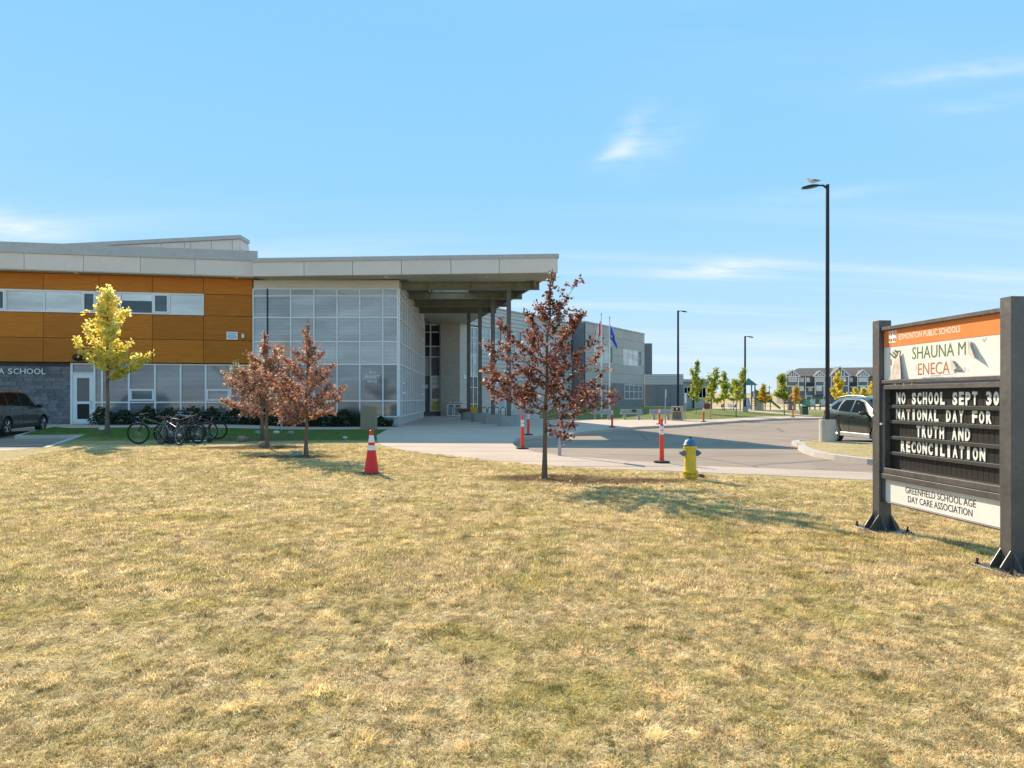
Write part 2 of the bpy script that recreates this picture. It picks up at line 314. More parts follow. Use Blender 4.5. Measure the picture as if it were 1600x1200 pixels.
# ------------------------------------------------------------------ mesh helpers
ORG = {}
class MB:
    def __init__(s, T=None): s.v = []; s.f = []; s.T = T
    def add(s, vs, fs, T=None):
        o = len(s.v)
        for p in vs:
            p = Vector(p)
            if T is not None: p = T @ p
            if s.T is not None: p = s.T @ p
            s.v.append(p)
        s.f += [tuple(i+o for i in f) for f in fs]; return s
    def box(s, x0, y0, z0, x1, y1, z1, T=None, c=0.0):
        x0, x1 = min(x0, x1), max(x0, x1); y0, y1 = min(y0, y1), max(y0, y1); z0, z1 = min(z0, z1), max(z0, z1)
        if c <= 0:
            vs = [(x0, y0, z0), (x1, y0, z0), (x1, y1, z0), (x0, y1, z0), (x0, y0, z1), (x1, y0, z1), (x1, y1, z1), (x0, y1, z1)]
            fs = [(3, 2, 1, 0), (4, 5, 6, 7), (0, 1, 5, 4), (1, 2, 6, 5), (2, 3, 7, 6), (3, 0, 4, 7)]
            return s.add(vs, fs, T)
        c = min(c, (x1-x0)*.45, (y1-y0)*.45, (z1-z0)*.45)
        bm = bmesh.new(); bmesh.ops.create_cube(bm, size=1)
        for v in bm.verts: v.co = Vector(((x0+x1)/2+v.co.x*(x1-x0), (y0+y1)/2+v.co.y*(y1-y0), (z0+z1)/2+v.co.z*(z1-z0)))
        bmesh.ops.bevel(bm, geom=bm.edges[:], offset=c, segments=1, affect='EDGES')
        return s.bm(bm, T)
    def bm(s, bm, T=None):
        bm.verts.index_update()
        s.add([v.co.copy() for v in bm.verts], [tuple(v.index for v in f.verts) for f in bm.faces], T); bm.free(); return s
    def prism(s, poly, z0, z1, T=None):
        n = len(poly); vs = [(p[0], p[1], z0) for p in poly]+[(p[0], p[1], z1) for p in poly]
        fs = [tuple(range(n-1, -1, -1)), tuple(range(n, 2*n))]+[(i, (i+1) % n, n+(i+1) % n, n+i) for i in range(n)]
        return s.add(vs, fs, T)
    def prism_xz(s, poly, y0, y1, T=None):
        """outline in x,z pushed through y"""
        n = len(poly); vs = [(p[0], y0, p[1]) for p in poly]+[(p[0], y1, p[1]) for p in poly]
        fs = [tuple(range(n)), tuple(range(2*n-1, n-1, -1))]+[(i, n+i, n+(i+1) % n, (i+1) % n) for i in range(n)]
        return s.add(vs, fs, T)
    def tube(s, pts, r, n=8, cap=True, T=None):
        pts = [Vector(p) for p in pts]; k = len(pts)
        rs = r if isinstance(r, (list, tuple)) else [r]*k
        vs = []; fs = []; up = None
        for i, p in enumerate(pts):
            t = (pts[min(i+1, k-1)]-pts[max(i-1, 0)])
            if t.length < 1e-9: t = Vector((0, 0, 1))
            t.normalize()
            if up is None:
                up = Vector((1, 0, 0)) if abs(t.x) < .9 else Vector((0, 1, 0))
            a = up - t*up.dot(t)
            if a.length < 1e-6: a = t.orthogonal()
            a.normalize(); up = a; b = t.cross(a)
            for j in range(n):
                q = 2*pi*j/n; vs.append(p+(a*cos(q)+b*sin(q))*rs[i])
        for i in range(k-1):
            for j in range(n): fs.append((i*n+j, i*n+(j+1) % n, (i+1)*n+(j+1) % n, (i+1)*n+j))
        if cap: fs += [tuple(range(n-1, -1, -1)), tuple(range((k-1)*n, k*n))]
        return s.add(vs, fs, T)
    def lathe(s, prof, n=20, T=None):
        """profile of (r, z), bottom to top"""
        vs = []; fs = []; k = len(prof)
        for r, z in prof:
            for j in range(n): q = 2*pi*j/n; vs.append((r*cos(q), r*sin(q), z))
        for i in range(k-1):
            for j in range(n): fs.append((i*n+j, i*n+(j+1) % n, (i+1)*n+(j+1) % n, (i+1)*n+j))
        fs += [tuple(range(n-1, -1, -1)), tuple(range((k-1)*n, k*n))]
        return s.add(vs, fs, T)
    def quad(s, a, b, c, d, T=None): return s.add([a, b, c, d], [(0, 1, 2, 3)], T)
    def torus(s, R, r, n=28, k=8, T=None):
        vs = []; fs = []
        for i in range(n):
            a = 2*pi*i/n
            for j in range(k):
                b = 2*pi*j/k; vs.append(((R+r*cos(b))*cos(a), (R+r*cos(b))*sin(a), r*sin(b)))
        for i in range(n):
            for j in range(k): fs.append((i*k+j, ((i+1) % n)*k+j, ((i+1) % n)*k+(j+1) % k, i*k+(j+1) % k))
        return s.add(vs, fs, T)
    def sphere(s, c, r, n=12, m=8, sc=(1, 1, 1), T=None):
        bm = bmesh.new(); bmesh.ops.create_uvsphere(bm, u_segments=n, v_segments=m, radius=r)
        for v in bm.verts: v.co = Vector((v.co.x*sc[0]+c[0], v.co.y*sc[1]+c[1], v.co.z*sc[2]+c[2]))
        return s.bm(bm, T)
    def build(s, name, m, parent=None, smooth=False, ang=35, kind=None, label=None, world=False):
        me = bpy.data.meshes.new(name)
        if s.v:
            xs = [p.x for p in s.v]; ys = [p.y for p in s.v]; zs = [p.z for p in s.v]
            c = Vector(((min(xs)+max(xs))/2, (min(ys)+max(ys))/2, min(zs)))
        else: c = Vector((0, 0, 0))
        me.from_pydata([tuple(p-c) for p in s.v], [], s.f); me.update()
        if smooth:
            me.polygons.foreach_set('use_smooth', [True]*len(me.polygons))
            try: me.set_sharp_from_angle(angle=radians(ang))
            except Exception: pass
        me.materials.append(m)
        o = bpy.data.objects.new(name, me); col.objects.link(o)
        po = Vector((0, 0, 0))
        if parent is not None: o.parent = parent; po = ORG[parent.name]
        o.location = c-po; ORG[o.name] = c
        if kind: o['kind'] = kind
        if label: o['label'] = label
        return o
def root(name, loc, label, cat, rz=0, group=None, in_world=False):
    """Empty at a thing's base; in_world: the parts are written in world coordinates instead of the thing's own"""
    o = bpy.data.objects.new(name, None); col.objects.link(o); o.location = loc; o.rotation_euler = (0, 0, rz)
    o.empty_display_size = .2
    o['label'] = label; o['category'] = cat
    if group: o['group'] = group
    ORG[o.name] = Vector(loc) if in_world else Vector((0, 0, 0))
    return o
def tag(o, label, cat, group=None):
    o['label'] = label; o['category'] = cat
    if group: o['group'] = group
    return o
def kids(o): return [c for c in bpy.data.objects if c.parent == o]
def dup(o, loc=None, rz=None, label=None, parent=None):
    c = o.copy(); col.objects.link(c); ORG[c.name] = ORG.get(o.name, Vector((0, 0, 0)))
    if parent is not None: c.parent = parent
    if loc is not None: c.location = loc
    if rz is not None: c.rotation_euler = (0, 0, rz)
    if label: c['label'] = label
    for ch in list(o.children): dup(ch, parent=c)
    return c
def TR(x=0, y=0, z=0, rx=0, ry=0, rz=0):
    return Matrix.Translation((x, y, z)) @ Matrix.Rotation(rz, 4, 'Z') @ Matrix.Rotation(ry, 4, 'Y') @ Matrix.Rotation(rx, 4, 'X')
def sstep(a, b, x):
    t = max(0, min(1, (x-a)/(b-a))); return t*t*(3-2*t)
def gz(x, y):
    """lie of the land: a slight rise by the school door and under the far classroom block"""
    z = .18*sstep(-11, -17, x)*sstep(22.5, 28.5, y)
    z += .47*sstep(49.5, 66, y)*sstep(27, 21, x)*sstep(0, 3, x-(y-60)*.2)
    return z
def G(px, py, z=0.0):
    """survey of the photograph: where the sight line through (px, py) meets the level z"""
    y = 1000*(1.6-z)/(py-622); return ((px-800)*y/1000, y)
_text = {}
def text_geo(s, size=1.0, extrude=0.0, bold=0.0, align='LEFT', sx=1.0, space=1.0):
    cu = bpy.data.curves.new('lettering', 'FONT'); cu.body = s; cu.size = size; cu.extrude = extrude; cu.offset = bold
    cu.align_x = align; cu.resolution_u = 3; cu.space_character = space
    ob = bpy.data.objects.new('lettering', cu); col.objects.link(ob)
    dg = bpy.context.evaluated_depsgraph_get(); me = bpy.data.meshes.new_from_object(ob.evaluated_get(dg))
    vs = [Vector((v.co.x*sx, v.co.y, v.co.z)) for v in me.vertices]; fs = [tuple(p.vertices) for p in me.polygons]
    bpy.data.objects.remove(ob); bpy.data.curves.remove(cu); bpy.data.meshes.remove(me)
    return vs, fs
def text_fit(mb, s, x0, x1, y, z0, z1, depth=.004, bold=0.0):
    """letters standing upright in the x,z plane of mb's frame, stretched to the box, facing -y"""
    vs, fs = text_geo(s, 1.0, .5, bold)
    if not vs: return
    ax = min(v.x for v in vs); bx = max(v.x for v in vs); ay = min(v.y for v in vs); by = max(v.y for v in vs)
    out = [Vector((x0+(v.x-ax)/(bx-ax)*(x1-x0), y-depth/2-v.z*depth, z0+(v.y-ay)/(by-ay)*(z1-z0))) for v in vs]
    mb.add(out, fs)

def inside(p, poly):
    x, y = p; r = False; n = len(poly)
    for i in range(n):
        x1, y1 = poly[i]; x2, y2 = poly[(i+1) % n]
        if (y1 > y) != (y2 > y) and x < (x2-x1)*(y-y1)/(y2-y1)+x1: r = not r
    return r
def sheet_geo(poly, zoff, sp, skirt=.2, wob=0.0):
    # points along the outline, then a grid inside
    pts = []
    n = len(poly)
    for i in range(n):
        a = Vector(poly[i]); b = Vector(poly[(i+1) % n]); k = max(1, min(40, int((b-a).length/sp)))
        for j in range(k): pts.append(a+(b-a)*(j/k))
    nb = len(pts); edges = [(i, (i+1) % nb) for i in range(nb)]
    x0 = min(p.x for p in pts); x1 = max(p.x for p in pts); y0 = min(p.y for p in pts); y1 = max(p.y for p in pts)
    bp = [(p.x, p.y) for p in pts]
    y = y0+sp/2
    while y < y1:
        x = x0+sp/2
        while x < x1:
            if inside((x, y), bp): pts.append(Vector((x+random.uniform(-.1, .1)*sp, y+random.uniform(-.1, .1)*sp)))
            x += sp
        y += sp
    vv, ee, ff, ov, oe, of = delaunay_2d_cdt(pts, edges, [], 1, 1e-4)
    vs = [Vector((p.x, p.y, gz(p.x, p.y)+zoff)) for p in vv]; fs = [tuple(f) for f in ff]
    if vs and fs:
        f = fs[0]; nrm = (vs[f[1]]-vs[f[0]]).cross(vs[f[2]]-vs[f[0]])
        if nrm.z < 0: fs = [tuple(reversed(f)) for f in fs]
    o = len(vs)
    for p in bp:
        z = gz(*p)+zoff; vs += [Vector((p[0], p[1], z)), Vector((p[0], p[1], z-skirt))]
    for i in range(nb):
        j = (i+1) % nb; fs.append((o+2*i, o+2*j, o+2*j+1, o+2*i+1))
    return vs, fs
def sheet(name, poly, zoff, sp, m, skirt=.2, parent=None, kind='structure'):
    mb = MB(); mb.add(*sheet_geo(poly, zoff, sp, skirt)); o = mb.build(name, m, parent)
    if parent is None: o['kind'] = kind
    return o
def band(name, pts, w, zoff, m, h=.2, parent=None):
    """a kerb: a strip of width w along a line, standing h deep"""
    pts = [Vector(p) for p in pts]; L = []; R = []
    for i, p in enumerate(pts):
        t = (pts[min(i+1, len(pts)-1)]-pts[max(i-1, 0)]).normalized(); nrm = Vector((-t.y, t.x))
        L.append(p+nrm*w/2); R.append(p-nrm*w/2)
    mb = MB(); vs = []
    for a, b in zip(L, R):
        za = gz(a.x, a.y)+zoff
        vs += [(a.x, a.y, za), (b.x, b.y, za), (a.x, a.y, za-h), (b.x, b.y, za-h)]
    fs = []
    for i in range(len(pts)-1):
        q = 4*i; fs += [(q, q+4, q+5, q+1), (q, q+2, q+6, q+4), (q+1, q+5, q+7, q+3)]
    fs += [(0, 1, 3, 2), (len(vs)-4, len(vs)-2, len(vs)-1, len(vs)-3)]
    mb.add(vs, fs); o = mb.build(name, m, parent)
    if parent is None: o['kind'] = 'structure'
    return o

# ------------------------------------------------------------------ the ground
def gp(L): return [G(a, b) for a, b in L]
MB().add([(-2500, -300, -.26), (2500, -300, -.26), (2500, 3000, -.26), (-2500, 3000, -.26)], [(0, 1, 2, 3)]).build('ground', M['field'])['kind'] = 'structure'
near_edge = gp([(1361, 750.7), (1230, 744), (1100, 738.7), (1000, 734), (900, 730.5), (825, 726), (750, 719), (667, 709), (632, 703), (600, 697), (590, 691.5)])
far_edge = gp([(1361, 738.7), (1230, 733), (1100, 728), (1000, 721.5), (910, 715), (870, 711), (838, 706.5), (820, 702.5), (808, 698.5), (803, 695.5), (801, 692.5)])
ne = [(40, -4.5), (12, 10.15)]+near_edge; fe = [(40, -2.6), (12.4, 11.55)]+far_edge
lawn_poly = [(-60, -14), (60, -14), (46, -7.2)]+ne+[(-5.8, 27.4), (-6.15, 30.6), (-6.35, 32.7), (-13, 32.6), (-17, 31.4), (-21, 30.4), (-22.6, 31.6), (-19.75, 25.75), (-17.35, 26.0), (-14.9, 20.45), (-60, 20.3)]
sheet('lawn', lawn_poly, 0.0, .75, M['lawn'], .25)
sheet('road', [(-60, 11.0), (80, 2), (80, 58), (-60, 40)], -.13, 2.5, M['asphalt'], .05)
# the pavement along the lawn is poured in bays
sw = bpy.data.objects.new('sidewalk', None); col.objects.link(sw); sw['kind'] = 'structure'; ORG['sidewalk'] = Vector((0, 0, 0))
def along(L, t):
    P = [Vector(p) for p in L]; d = [0]
    for a, b in zip(P, P[1:]): d.append(d[-1]+(b-a).length)
    s = t*d[-1]
    for i in range(len(P)-1):
        if s <= d[i+1] or i == len(P)-2: return P[i]+(P[i+1]-P[i])*((s-d[i])/max(1e-6, d[i+1]-d[i]))
NB = 26
for i in range(NB):
    a, b = i/NB, (i+1)/NB; g = .0006
    mb = MB(); K = 4; dz = random.uniform(-.004, .004)
    top = []
    for k in range(K+1):
        t = a+g+(b-a-2*g)*k/K; n_, f_ = along(ne, t), along(fe, t); top.append((n_, f_))
    vs = []
    for n_, f_ in top: vs += [(n_.x, n_.y, .006+dz), (f_.x, f_.y, .006+dz), (n_.x, n_.y, -.25), (f_.x, f_.y, -.25)]
    fs = []
    for k in range(K):
        q = 4*k; fs += [(q, q+4, q+5, q+1), (q, q+2, q+6, q+4), (q+1, q+5, q+7, q+3)]
    fs += [(0, 1, 3, 2), (4*K, 4*K+2, 4*K+3, 4*K+1)]
    mb.add(vs, fs).build('slab', M['concrete'], sw)
kerb_line = gp([(801, 692.5), (802, 689), (808, 685), (818, 682.5), (835, 681), (860, 679.7), (892, 677.5), (925, 672.8), (960, 669.8), (1000, 666.5), (1051, 664.6), (1080, 662.7), (1125, 659.2), (1180, 656), (1230, 653.6), (1284, 653.2)])
kerb_line += [(80, 50.5)]
grass_line = [(80, 53.5), (26.6, 54.2), (23.9, 54.2), (20.3, 53.0), (14.6, 47.6), (12.2, 47.9), (3.2, 48.2), (2.2, 51)]
plaza_poly = kerb_line+grass_line+[(5.2, 73), (2.5, 70), (-4.4, 58.8), (-4.73, 58.3), (-8.5, 58.3), (-8.0, 52.4), (-7.1, 52), (-6.44, 36.4), (-6.40, 35.7), (-6.35, 32.7), (-6.15, 30.6), (-5.8, 27.4), G(590, 691.5)]
sheet('plaza', plaza_poly, .003, 1.6, M['plaza'], .25)
walk_poly = [(-6.35, 32.7), (-6.40, 35.45), (-13.9, 35.4), (-17.2, 34.3), (-21.6, 33.3), (-24.5, 34.3), (-28.5, 34.0), (-60, 27.4), (-60, 22), (-23.4, 33.0), (-22.6, 31.6), (-21, 30.4), (-17, 31.4), (-13, 32.6)]
walk_poly = [(-6.35, 32.7), (-6.40, 35.45), (-13.9, 35.4), (-17.2, 34.3), (-21.6, 33.3), (-22.4, 35.1), (-28.5, 33.8), (-28.5, 32.6), (-23.3, 33.3), (-22.6, 31.6), (-21, 30.4), (-17, 31.4), (-13, 32.6)]
sheet('walkway', walk_poly, .003, 1.2, M['plaza'], .25)
bed_poly = [(-6.44, 36.4), (-14.69, 36.4), (-22.4, 35.1), (-21.6, 33.3), (-17.2, 34.3), (-13.9, 35.4), (-6.40, 35.45)]
sheet('planting_bed', bed_poly, .02, .8, mat('bed_soil', (.075, .055, .04), .95, var=.3, scale=6, bump=.6), .25)
band('kerb', [(-60, 20.36), (-15.2, 20.46), (-15.03, 20.62), (-17.40, 25.90)], .17, .012, M['kerb'])
band('kerb', [(-17.3, 25.92), (-19.82, 25.66), (-22.72, 31.6), (-23.5, 33.1)], .19, .015, M['kerb'])
sheet('driveway_apron', [(-60, 20.2), (-15.1, 20.3), (-15.6, 19.2), (-19, 18.5), (-60, 18.3)], .006, 1.5, M['concrete'], .2)
far_lawn = [(26.6, 54.2), (80, 53.5), (160, 60), (260, 170), (-30, 170), (-6, 90), (2.6, 70.4), (5.2, 73), (7.2, 75.4), (2.2, 51), (3.2, 48.2), (12.2, 47.9), (14.6, 47.6), (20.3, 53.0), (23.9, 54.2)]
far_lawn = [(23.9, 54.2), (26.6, 54.2), (80, 53.5), (160, 60), (260, 170), (-30, 170), (-6, 90), (2.9, 73.5), (2.2, 51), (3.2, 48.2), (12.2, 47.9), (14.6, 47.6), (20.3, 53.0)]
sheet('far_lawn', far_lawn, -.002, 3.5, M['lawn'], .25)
path_pts = [(26.2, 57), (27.1, 61.5), (28.6, 70), (29.8, 80), (30.4, 89), (27, 104)]
band('path', path_pts, 1.5, .012, M['concrete'], .02)
isl = [(10.2, 22.6), (9.62, 21.2), (9.25, 20.0), (9.05, 18.9), (9.08, 17.8), (9.35, 16.7), (10.2, 15.4), (13.5, 12.6), (30, 2.5), (40, 8), (40, 21.6), (13.2, 21.6), (12.6, 22.7), (10.9, 24.2), (10.45, 23.6)]
sheet('traffic_island', isl, 0.0, .7, M['lawn'], .2)
band('kerb', isl[9-1:9]+[]+isl[8:9] if False else [(13.5, 12.6), (10.2, 15.4), (9.35, 16.7), (9.08, 17.8), (9.05, 18.9), (9.25, 20.0), (9.62, 21.2), (10.2, 22.6), (10.45, 23.6), (10.9, 24.2), (12.6, 22.7), (13.2, 21.6), (40, 21.6)], .26, .02, M['kerb'])
# playground surface and low hills on the horizon
sheet('playground_sand', [(24, 84), (75, 78), (90, 100), (40, 112), (20, 108)], .02, 4, mat('play_sand', (.50, .42, .32), .95, var=.15, scale=.6, spec=.1), .1)
def hills(name, y0, h, m, seed, x0, x1):
    mb = MB(); vs = []; fs = []; n = 70; K = 5
    for i in range(n+1):
        x = x0+(x1-x0)*i/n
        for k in range(K):
            t = k/(K-1); hh = h*(.75+.4*noise.noise((x*.006, seed, 0)))*sin(t*pi*.5)
            vs.append((x, y0+t*y0*.45, -.3+hh))
    for i in range(n):
        for k in range(K-1): q = i*K+k; fs.append((q, q+K, q+K+1, q+1))
    mb.add(vs, fs); o = mb.build(name, m, smooth=True); o['kind'] = 'structure'
hills('field', 260, 5.2, M['field'], 1.0, -500, 900)
hills('hills', 620, 11.5, M['hill'], 5.0, -900, 1800)

# ------------------------------------------------------------------ the school
SCH = root('school_building', (-12, 38, 0), 'long two storey school with orange panels, glass corner and flat grey canopy', 'building', in_world=True)
def frame(o, ang): return Matrix.Translation((o[0], o[1], 0)) @ Matrix.Rotation(ang, 4, 'Z')
def onwall(px, o, ang):
    """distance along a wall line at which it is seen at px"""
    p = (px-800)/1000; c, s_ = cos(ang), sin(ang)
    return (p*o[1]-o[0])/(c-p*s_)
# --- orange wing: wall line runs from the glass corner to the left, coming a little nearer
OA = atan2(2.2, 12.6); OO = (-14.72, 36.45); LEFT = -24.0
FO = frame(OO, OA)
def so(px): return onwall(px, OO, OA)
wall = MB(FO).box(LEFT, .08, 3.56, -.02, .5, 8.36).build('orange_wall', M['dark'], SCH)
jx = [LEFT+.0]+[so(67.5)-9.1, so(67.5)-6.05, so(67.5)-3.03]+[so(p) for p in (67.5, 154.5, 238, 318)]+[-.05]
zr = [3.57, 4.87, 6.24]
sW0, sW1 = so(-60)-4, so(318.5)      # ribbon window
for i in range(len(jx)-1):
    a, b = jx[i]+.012, jx[i+1]-.012
    for z0, z1 in ((3.57, 4.86), (4.885, 6.225)): MB(FO).box(a, 0, z0, b, .075, z1).build('panel', M['panel'], wall)
    if jx[i] >= sW1-.15: MB(FO).box(a, 0, 6.25, b, .075, 7.44).build('panel', M['panel'], wall)
    MB(FO).box(a, 0, 7.465, b, .075, 8.34).build('panel', M['panel'], wall)
MB(FO).box(LEFT, .0, 6.25, sW0, .075, 7.44).build('panel', M['panel'], wall)
# ribbon window
def window(name, F, s0, s1, z0, z1, bars, fr=.07, y=-.03, glass=None, parent=SCH, transoms=(), dep=.12, bm=None):
    """aluminium frame as a part, every pane a piece under it"""
    mb = MB(F); mb.box(s0, y, z0, s0+fr, y+dep, z1); mb.box(s1-fr, y, z0, s1, y+dep, z1)
    mb.box(s0+fr, y, z0, s1-fr, y+dep, z0+fr); mb.box(s0+fr, y, z1-fr, s1-fr, y+dep, z1)
    xs = [s0+fr]; xe = []
    for b in bars: mb.box(b-fr/2, y+.002, z0+fr, b+fr/2, y+dep-.002, z1-fr); xe.append(b-fr/2); xs.append(b+fr/2)
    xe.append(s1-fr)
    w = mb.build(name, M['alum'], parent)
    for i, (a, b) in enumerate(zip(xs, xe)):
        zz = [z0+fr]+list(transoms)+[z1-fr]
        for k in range(len(zz)-1):
            g = glass(i, k) if callable(glass) else glass
            lo = zz[k]+(.02 if k else 0); hi = zz[k+1]-(.02 if k < len(zz)-2 else 0)
            MB(F).box(a-.01, y+.05, lo-.01, b+.01, y+.06, hi+.01).build('pane', g or M['glassB'], w)
    if transoms:
        mt = MB(F)
        for t in transoms:
            for a, b in zip(xs, xe): mt.box(a, y+.004, t-.03, b, y+dep-.01, t+.03)
        mt.build('transom', M['alum'], w)
    return w
bars = [so(p) for p in (-60, 9.5, 69.5, 128.5, 150.5, 188.5, 239, 265)]
rib = window('ribbon_window', FO, sW0, sW1, 6.25, 7.45, bars, .075, -.035, lambda i, k: M['glassD'] if i in (1, 4, 7) else M['glassW'])
for a, b in ((bars[0], bars[1]), (bars[3], bars[4]), (bars[6], bars[7])):   # opening casements stand proud
    x0, x1 = a+.04, b-.04; mbS = MB(FO)
    mbS.box(x0, -.06, 6.33, x0+.08, .01, 7.37); mbS.box(x1-.08, -.06, 6.33, x1, .01, 7.37); mbS.box(x0+.08, -.06, 6.33, x1-.08, .01, 6.41); mbS.box(x0+.08, -.06, 7.29, x1-.08, .01, 7.37)
    mbS.build('casement_frame', M['alum'], rib)
# blinds half drawn in two of the bays
for a, b, z in ((bars[4], bars[5], 7.0), (bars[5], bars[6], 6.98)): MB(FO).box(a+.04, .012, 6.33, b-.04, .018, z).build('dark_glazing', M['glassD'], rib)
# lower wall: grey block left of the door, glazing right of it
LOW = MB(FO).box(LEFT, .30, 0, so(108)-.02, .55, 3.55).build('block_wall', M['mortar'], SCH)
s1 = so(108)-.03; rowh = .205; seed = random.Random(5)
cnt = 0; rows = int((3.5-.05)/rowh)
for r in range(rows):
    z0 = .05+r*rowh; x = s1-(.0 if r % 2 else .22)
    first = True
    while x > s1-6.2:
        w = seed.choice((.30, .42, .42, .55)) if not first or r % 2 else .22
        if r % 2 == 0 and first: xx0, xx1 = s1-.21, s1; first = False; x = s1-.22
        else: xx0, xx1 = x-w+.008, x; x -= w; first = False
        pr = seed.uniform(0, .035)
        MB(FO).box(xx0, .27-pr, z0, xx1, .34, z0+rowh-.010).build('block', M['stone'], LOW); cnt += 1
MB(FO).box(LEFT, .24, .05, s1-6.9, .298, 3.5).build('block_face', M['stone'], LOW)
def wallbits(s0, s1, z0, z1): return None
# curtain wall under the orange panels, with the door
zs0, zs1, zs2 = .70, 1.36, 3.52
fr = .085
sA, sB = so(110), -.02
dl0, dl1 = so(110.8), so(144.5)
cw = MB(FO); yv, dv = .12, .14
vb = [so(p) for p in (145.8, 157.8, 199.8, 240.8, 281, 320.3, 359.3)]
for p in vb: cw.box(p-.045, yv, .55 if p > vb[1]+.1 else .19, p+.045, yv+dv, zs2)
cw.box(sA-.06, yv, .17, sA+.05, yv+dv, zs2)
xs = vb+[sB-.06]
for a, b in zip(xs[:-1], xs[1:]):
    cw.box(a+.045, yv+.002, zs1-.04, b-.045, yv+dv-.002, zs1+.04)
cw.box(sA+.05, yv+.002, zs2-.08, sB, yv+dv-.002, zs2-.004); cw.box(vb[1]+.045, yv+.002, .50, sB, yv+dv-.002, .58)
cw.box(vb[0]+.045, yv+.002, .19, vb[1]-.045, yv+dv-.002, .27)
cw.box(sB-.10, yv, .5, sB-.01, yv+dv, zs2)
CW = cw.build('window_wall', M['alum'], SCH)
for i, (a, b) in enumerate(zip(xs[:-1], xs[1:])):
    lo = .25 if i == 0 else .56
    MB(FO).box(a+.03, yv+.07, lo, b-.03, yv+.08, zs1).build('pane', M['glassB'], CW)
    MB(FO).box(a+.03, yv+.07, zs1+.001, b-.03, yv+.08, zs2-.05).build('pane', M['glassB'], CW)
    if i in (2, 5):
        mo = MB(FO); x0, x1 = a+.05, b-.05; z0, z1 = 1.45, 2.10
        mo.box(x0, yv-.02, z1-.09, x1, yv+.1, z1); mo.box(x0, yv-.02, z0, x1, yv+.1, z0+.09); mo.box(x0, yv-.02, z0+.09, x0+.09, yv+.1, z1-.09); mo.box(x1-.09, yv-.02, z0+.09, x1, yv+.1, z1-.09)
        mo.build('hopper_frame', M['alum'], CW)
MB(FO).box(vb[1]+.05, yv+.05, 0, sB, .5, .5).build('sill_wall', M['basewall'], SCH)
MB(FO).box(sA-.1, .40, 0.1, sB, .5, 3.56).build('back_wall', M['mortar'], SCH)
door = MB(FO)
d0, d1, dz0, dz1 = sA+.06, vb[0]-.055, .19, 2.92
door.box(d0, yv+.02, dz0, d0+.20, yv+.1, dz1); door.box(d1-.20, yv+.02, dz0, d1, yv+.1, dz1)
door.box(d0+.2, yv+.02, dz0, d1-.2, yv+.1, dz0+.26); door.box(d0+.2, yv+.02, dz1-.22, d1-.2, yv+.1, dz1); door.box(d0+.2, yv+.02, 1.28, d1-.2, yv+.1, 1.42)
D = door.build('door', M['white'], SCH)
MB(FO).box(d0+.19, yv+.06, .44, d1-.19, yv+.07, 1.29).build('pane', M['dark'], D)
MB(FO).box(d0+.19, yv+.06, 1.41, d1-.19, yv+.07, 2.71).build('pane', M['glassD'], D)
h = MB(FO); h.tube([((d1-.1), yv+.02, 1.05), (d1-.1, yv-.05, 1.08), (d1-.1, yv-.05, 1.42), (d1-.1, yv+.02, 1.45)], .014, 6); h.build('handle', M['galv'], D, smooth=True)
MB(FO).box(sA+.06, yv, 2.93, vb[0]-.05, yv+dv-.01, 3.0).build('door_head', M['alum'], SCH)
MB(FO).box(sA+.05, yv+.07, 3.0, vb[0]-.045, yv+.08, 3.45).build('transom_pane', M['glassB'], SCH)
# lettering on the block wall
sx1 = so(69.3)
SIGNL = 'A SCHOOL'
adv = [0.0]; tw = {'A': .30, ' ': .13, 'S': .235, 'C': .29, 'H': .30, 'O': .335, 'L': .22}
for ch in SIGNL: adv.append(adv[-1]+tw[ch])
k = (so(69.3)-so(9.2))/(adv[8]-adv[2]); base = so(69.3)-adv[8]*k
for i, ch in enumerate(SIGNL):
    if ch == ' ': continue
    mb = MB(FO); text_fit(mb, ch, base+(adv[i]+.025)*k, base+(adv[i+1]-.025)*k, .18, 2.90, 3.20, .03); mb.build('letter', M['letw'], LOW)
# roof edge of the orange wing
fy = -.62
RF = MB(FO).box(LEFT, fy+.06, 8.42, .30, 12, 9.3).build('roof', M['roof'], SCH)
MB(FO).box(LEFT, fy-.05, 9.28, .34, fy+.10, 9.84).build('flashing', M['flash'], RF)
fj = [LEFT, so(48)-12.4, so(48)-9.3, so(48)-6.2, so(48)-3.1]+[so(p) for p in (48, 139, 226, 310)]+[.30]
for a, b in zip(fj[:-1], fj[1:]): MB(FO).box(a+.012, fy, 8.43, b-.012, fy+.055, 9.275).build('fascia_panel', M['fascia'], RF)
MB(FO).box(LEFT, fy+.057, 8.43, .29, fy+.06, 9.28).build('fascia_backing', M['dark'], RF)
MB(FO).box(LEFT, fy, 8.37, .12, .6, 8.425).build('soffit', M['soffit'], RF)
for p in (124, 372): MB(FO @ Matrix.Translation((so(p), -.3, 8.33))).lathe([(.07, 0), (.10, .012), (.10, .04)], 14).build('soffit_light', M['letw'], RF)
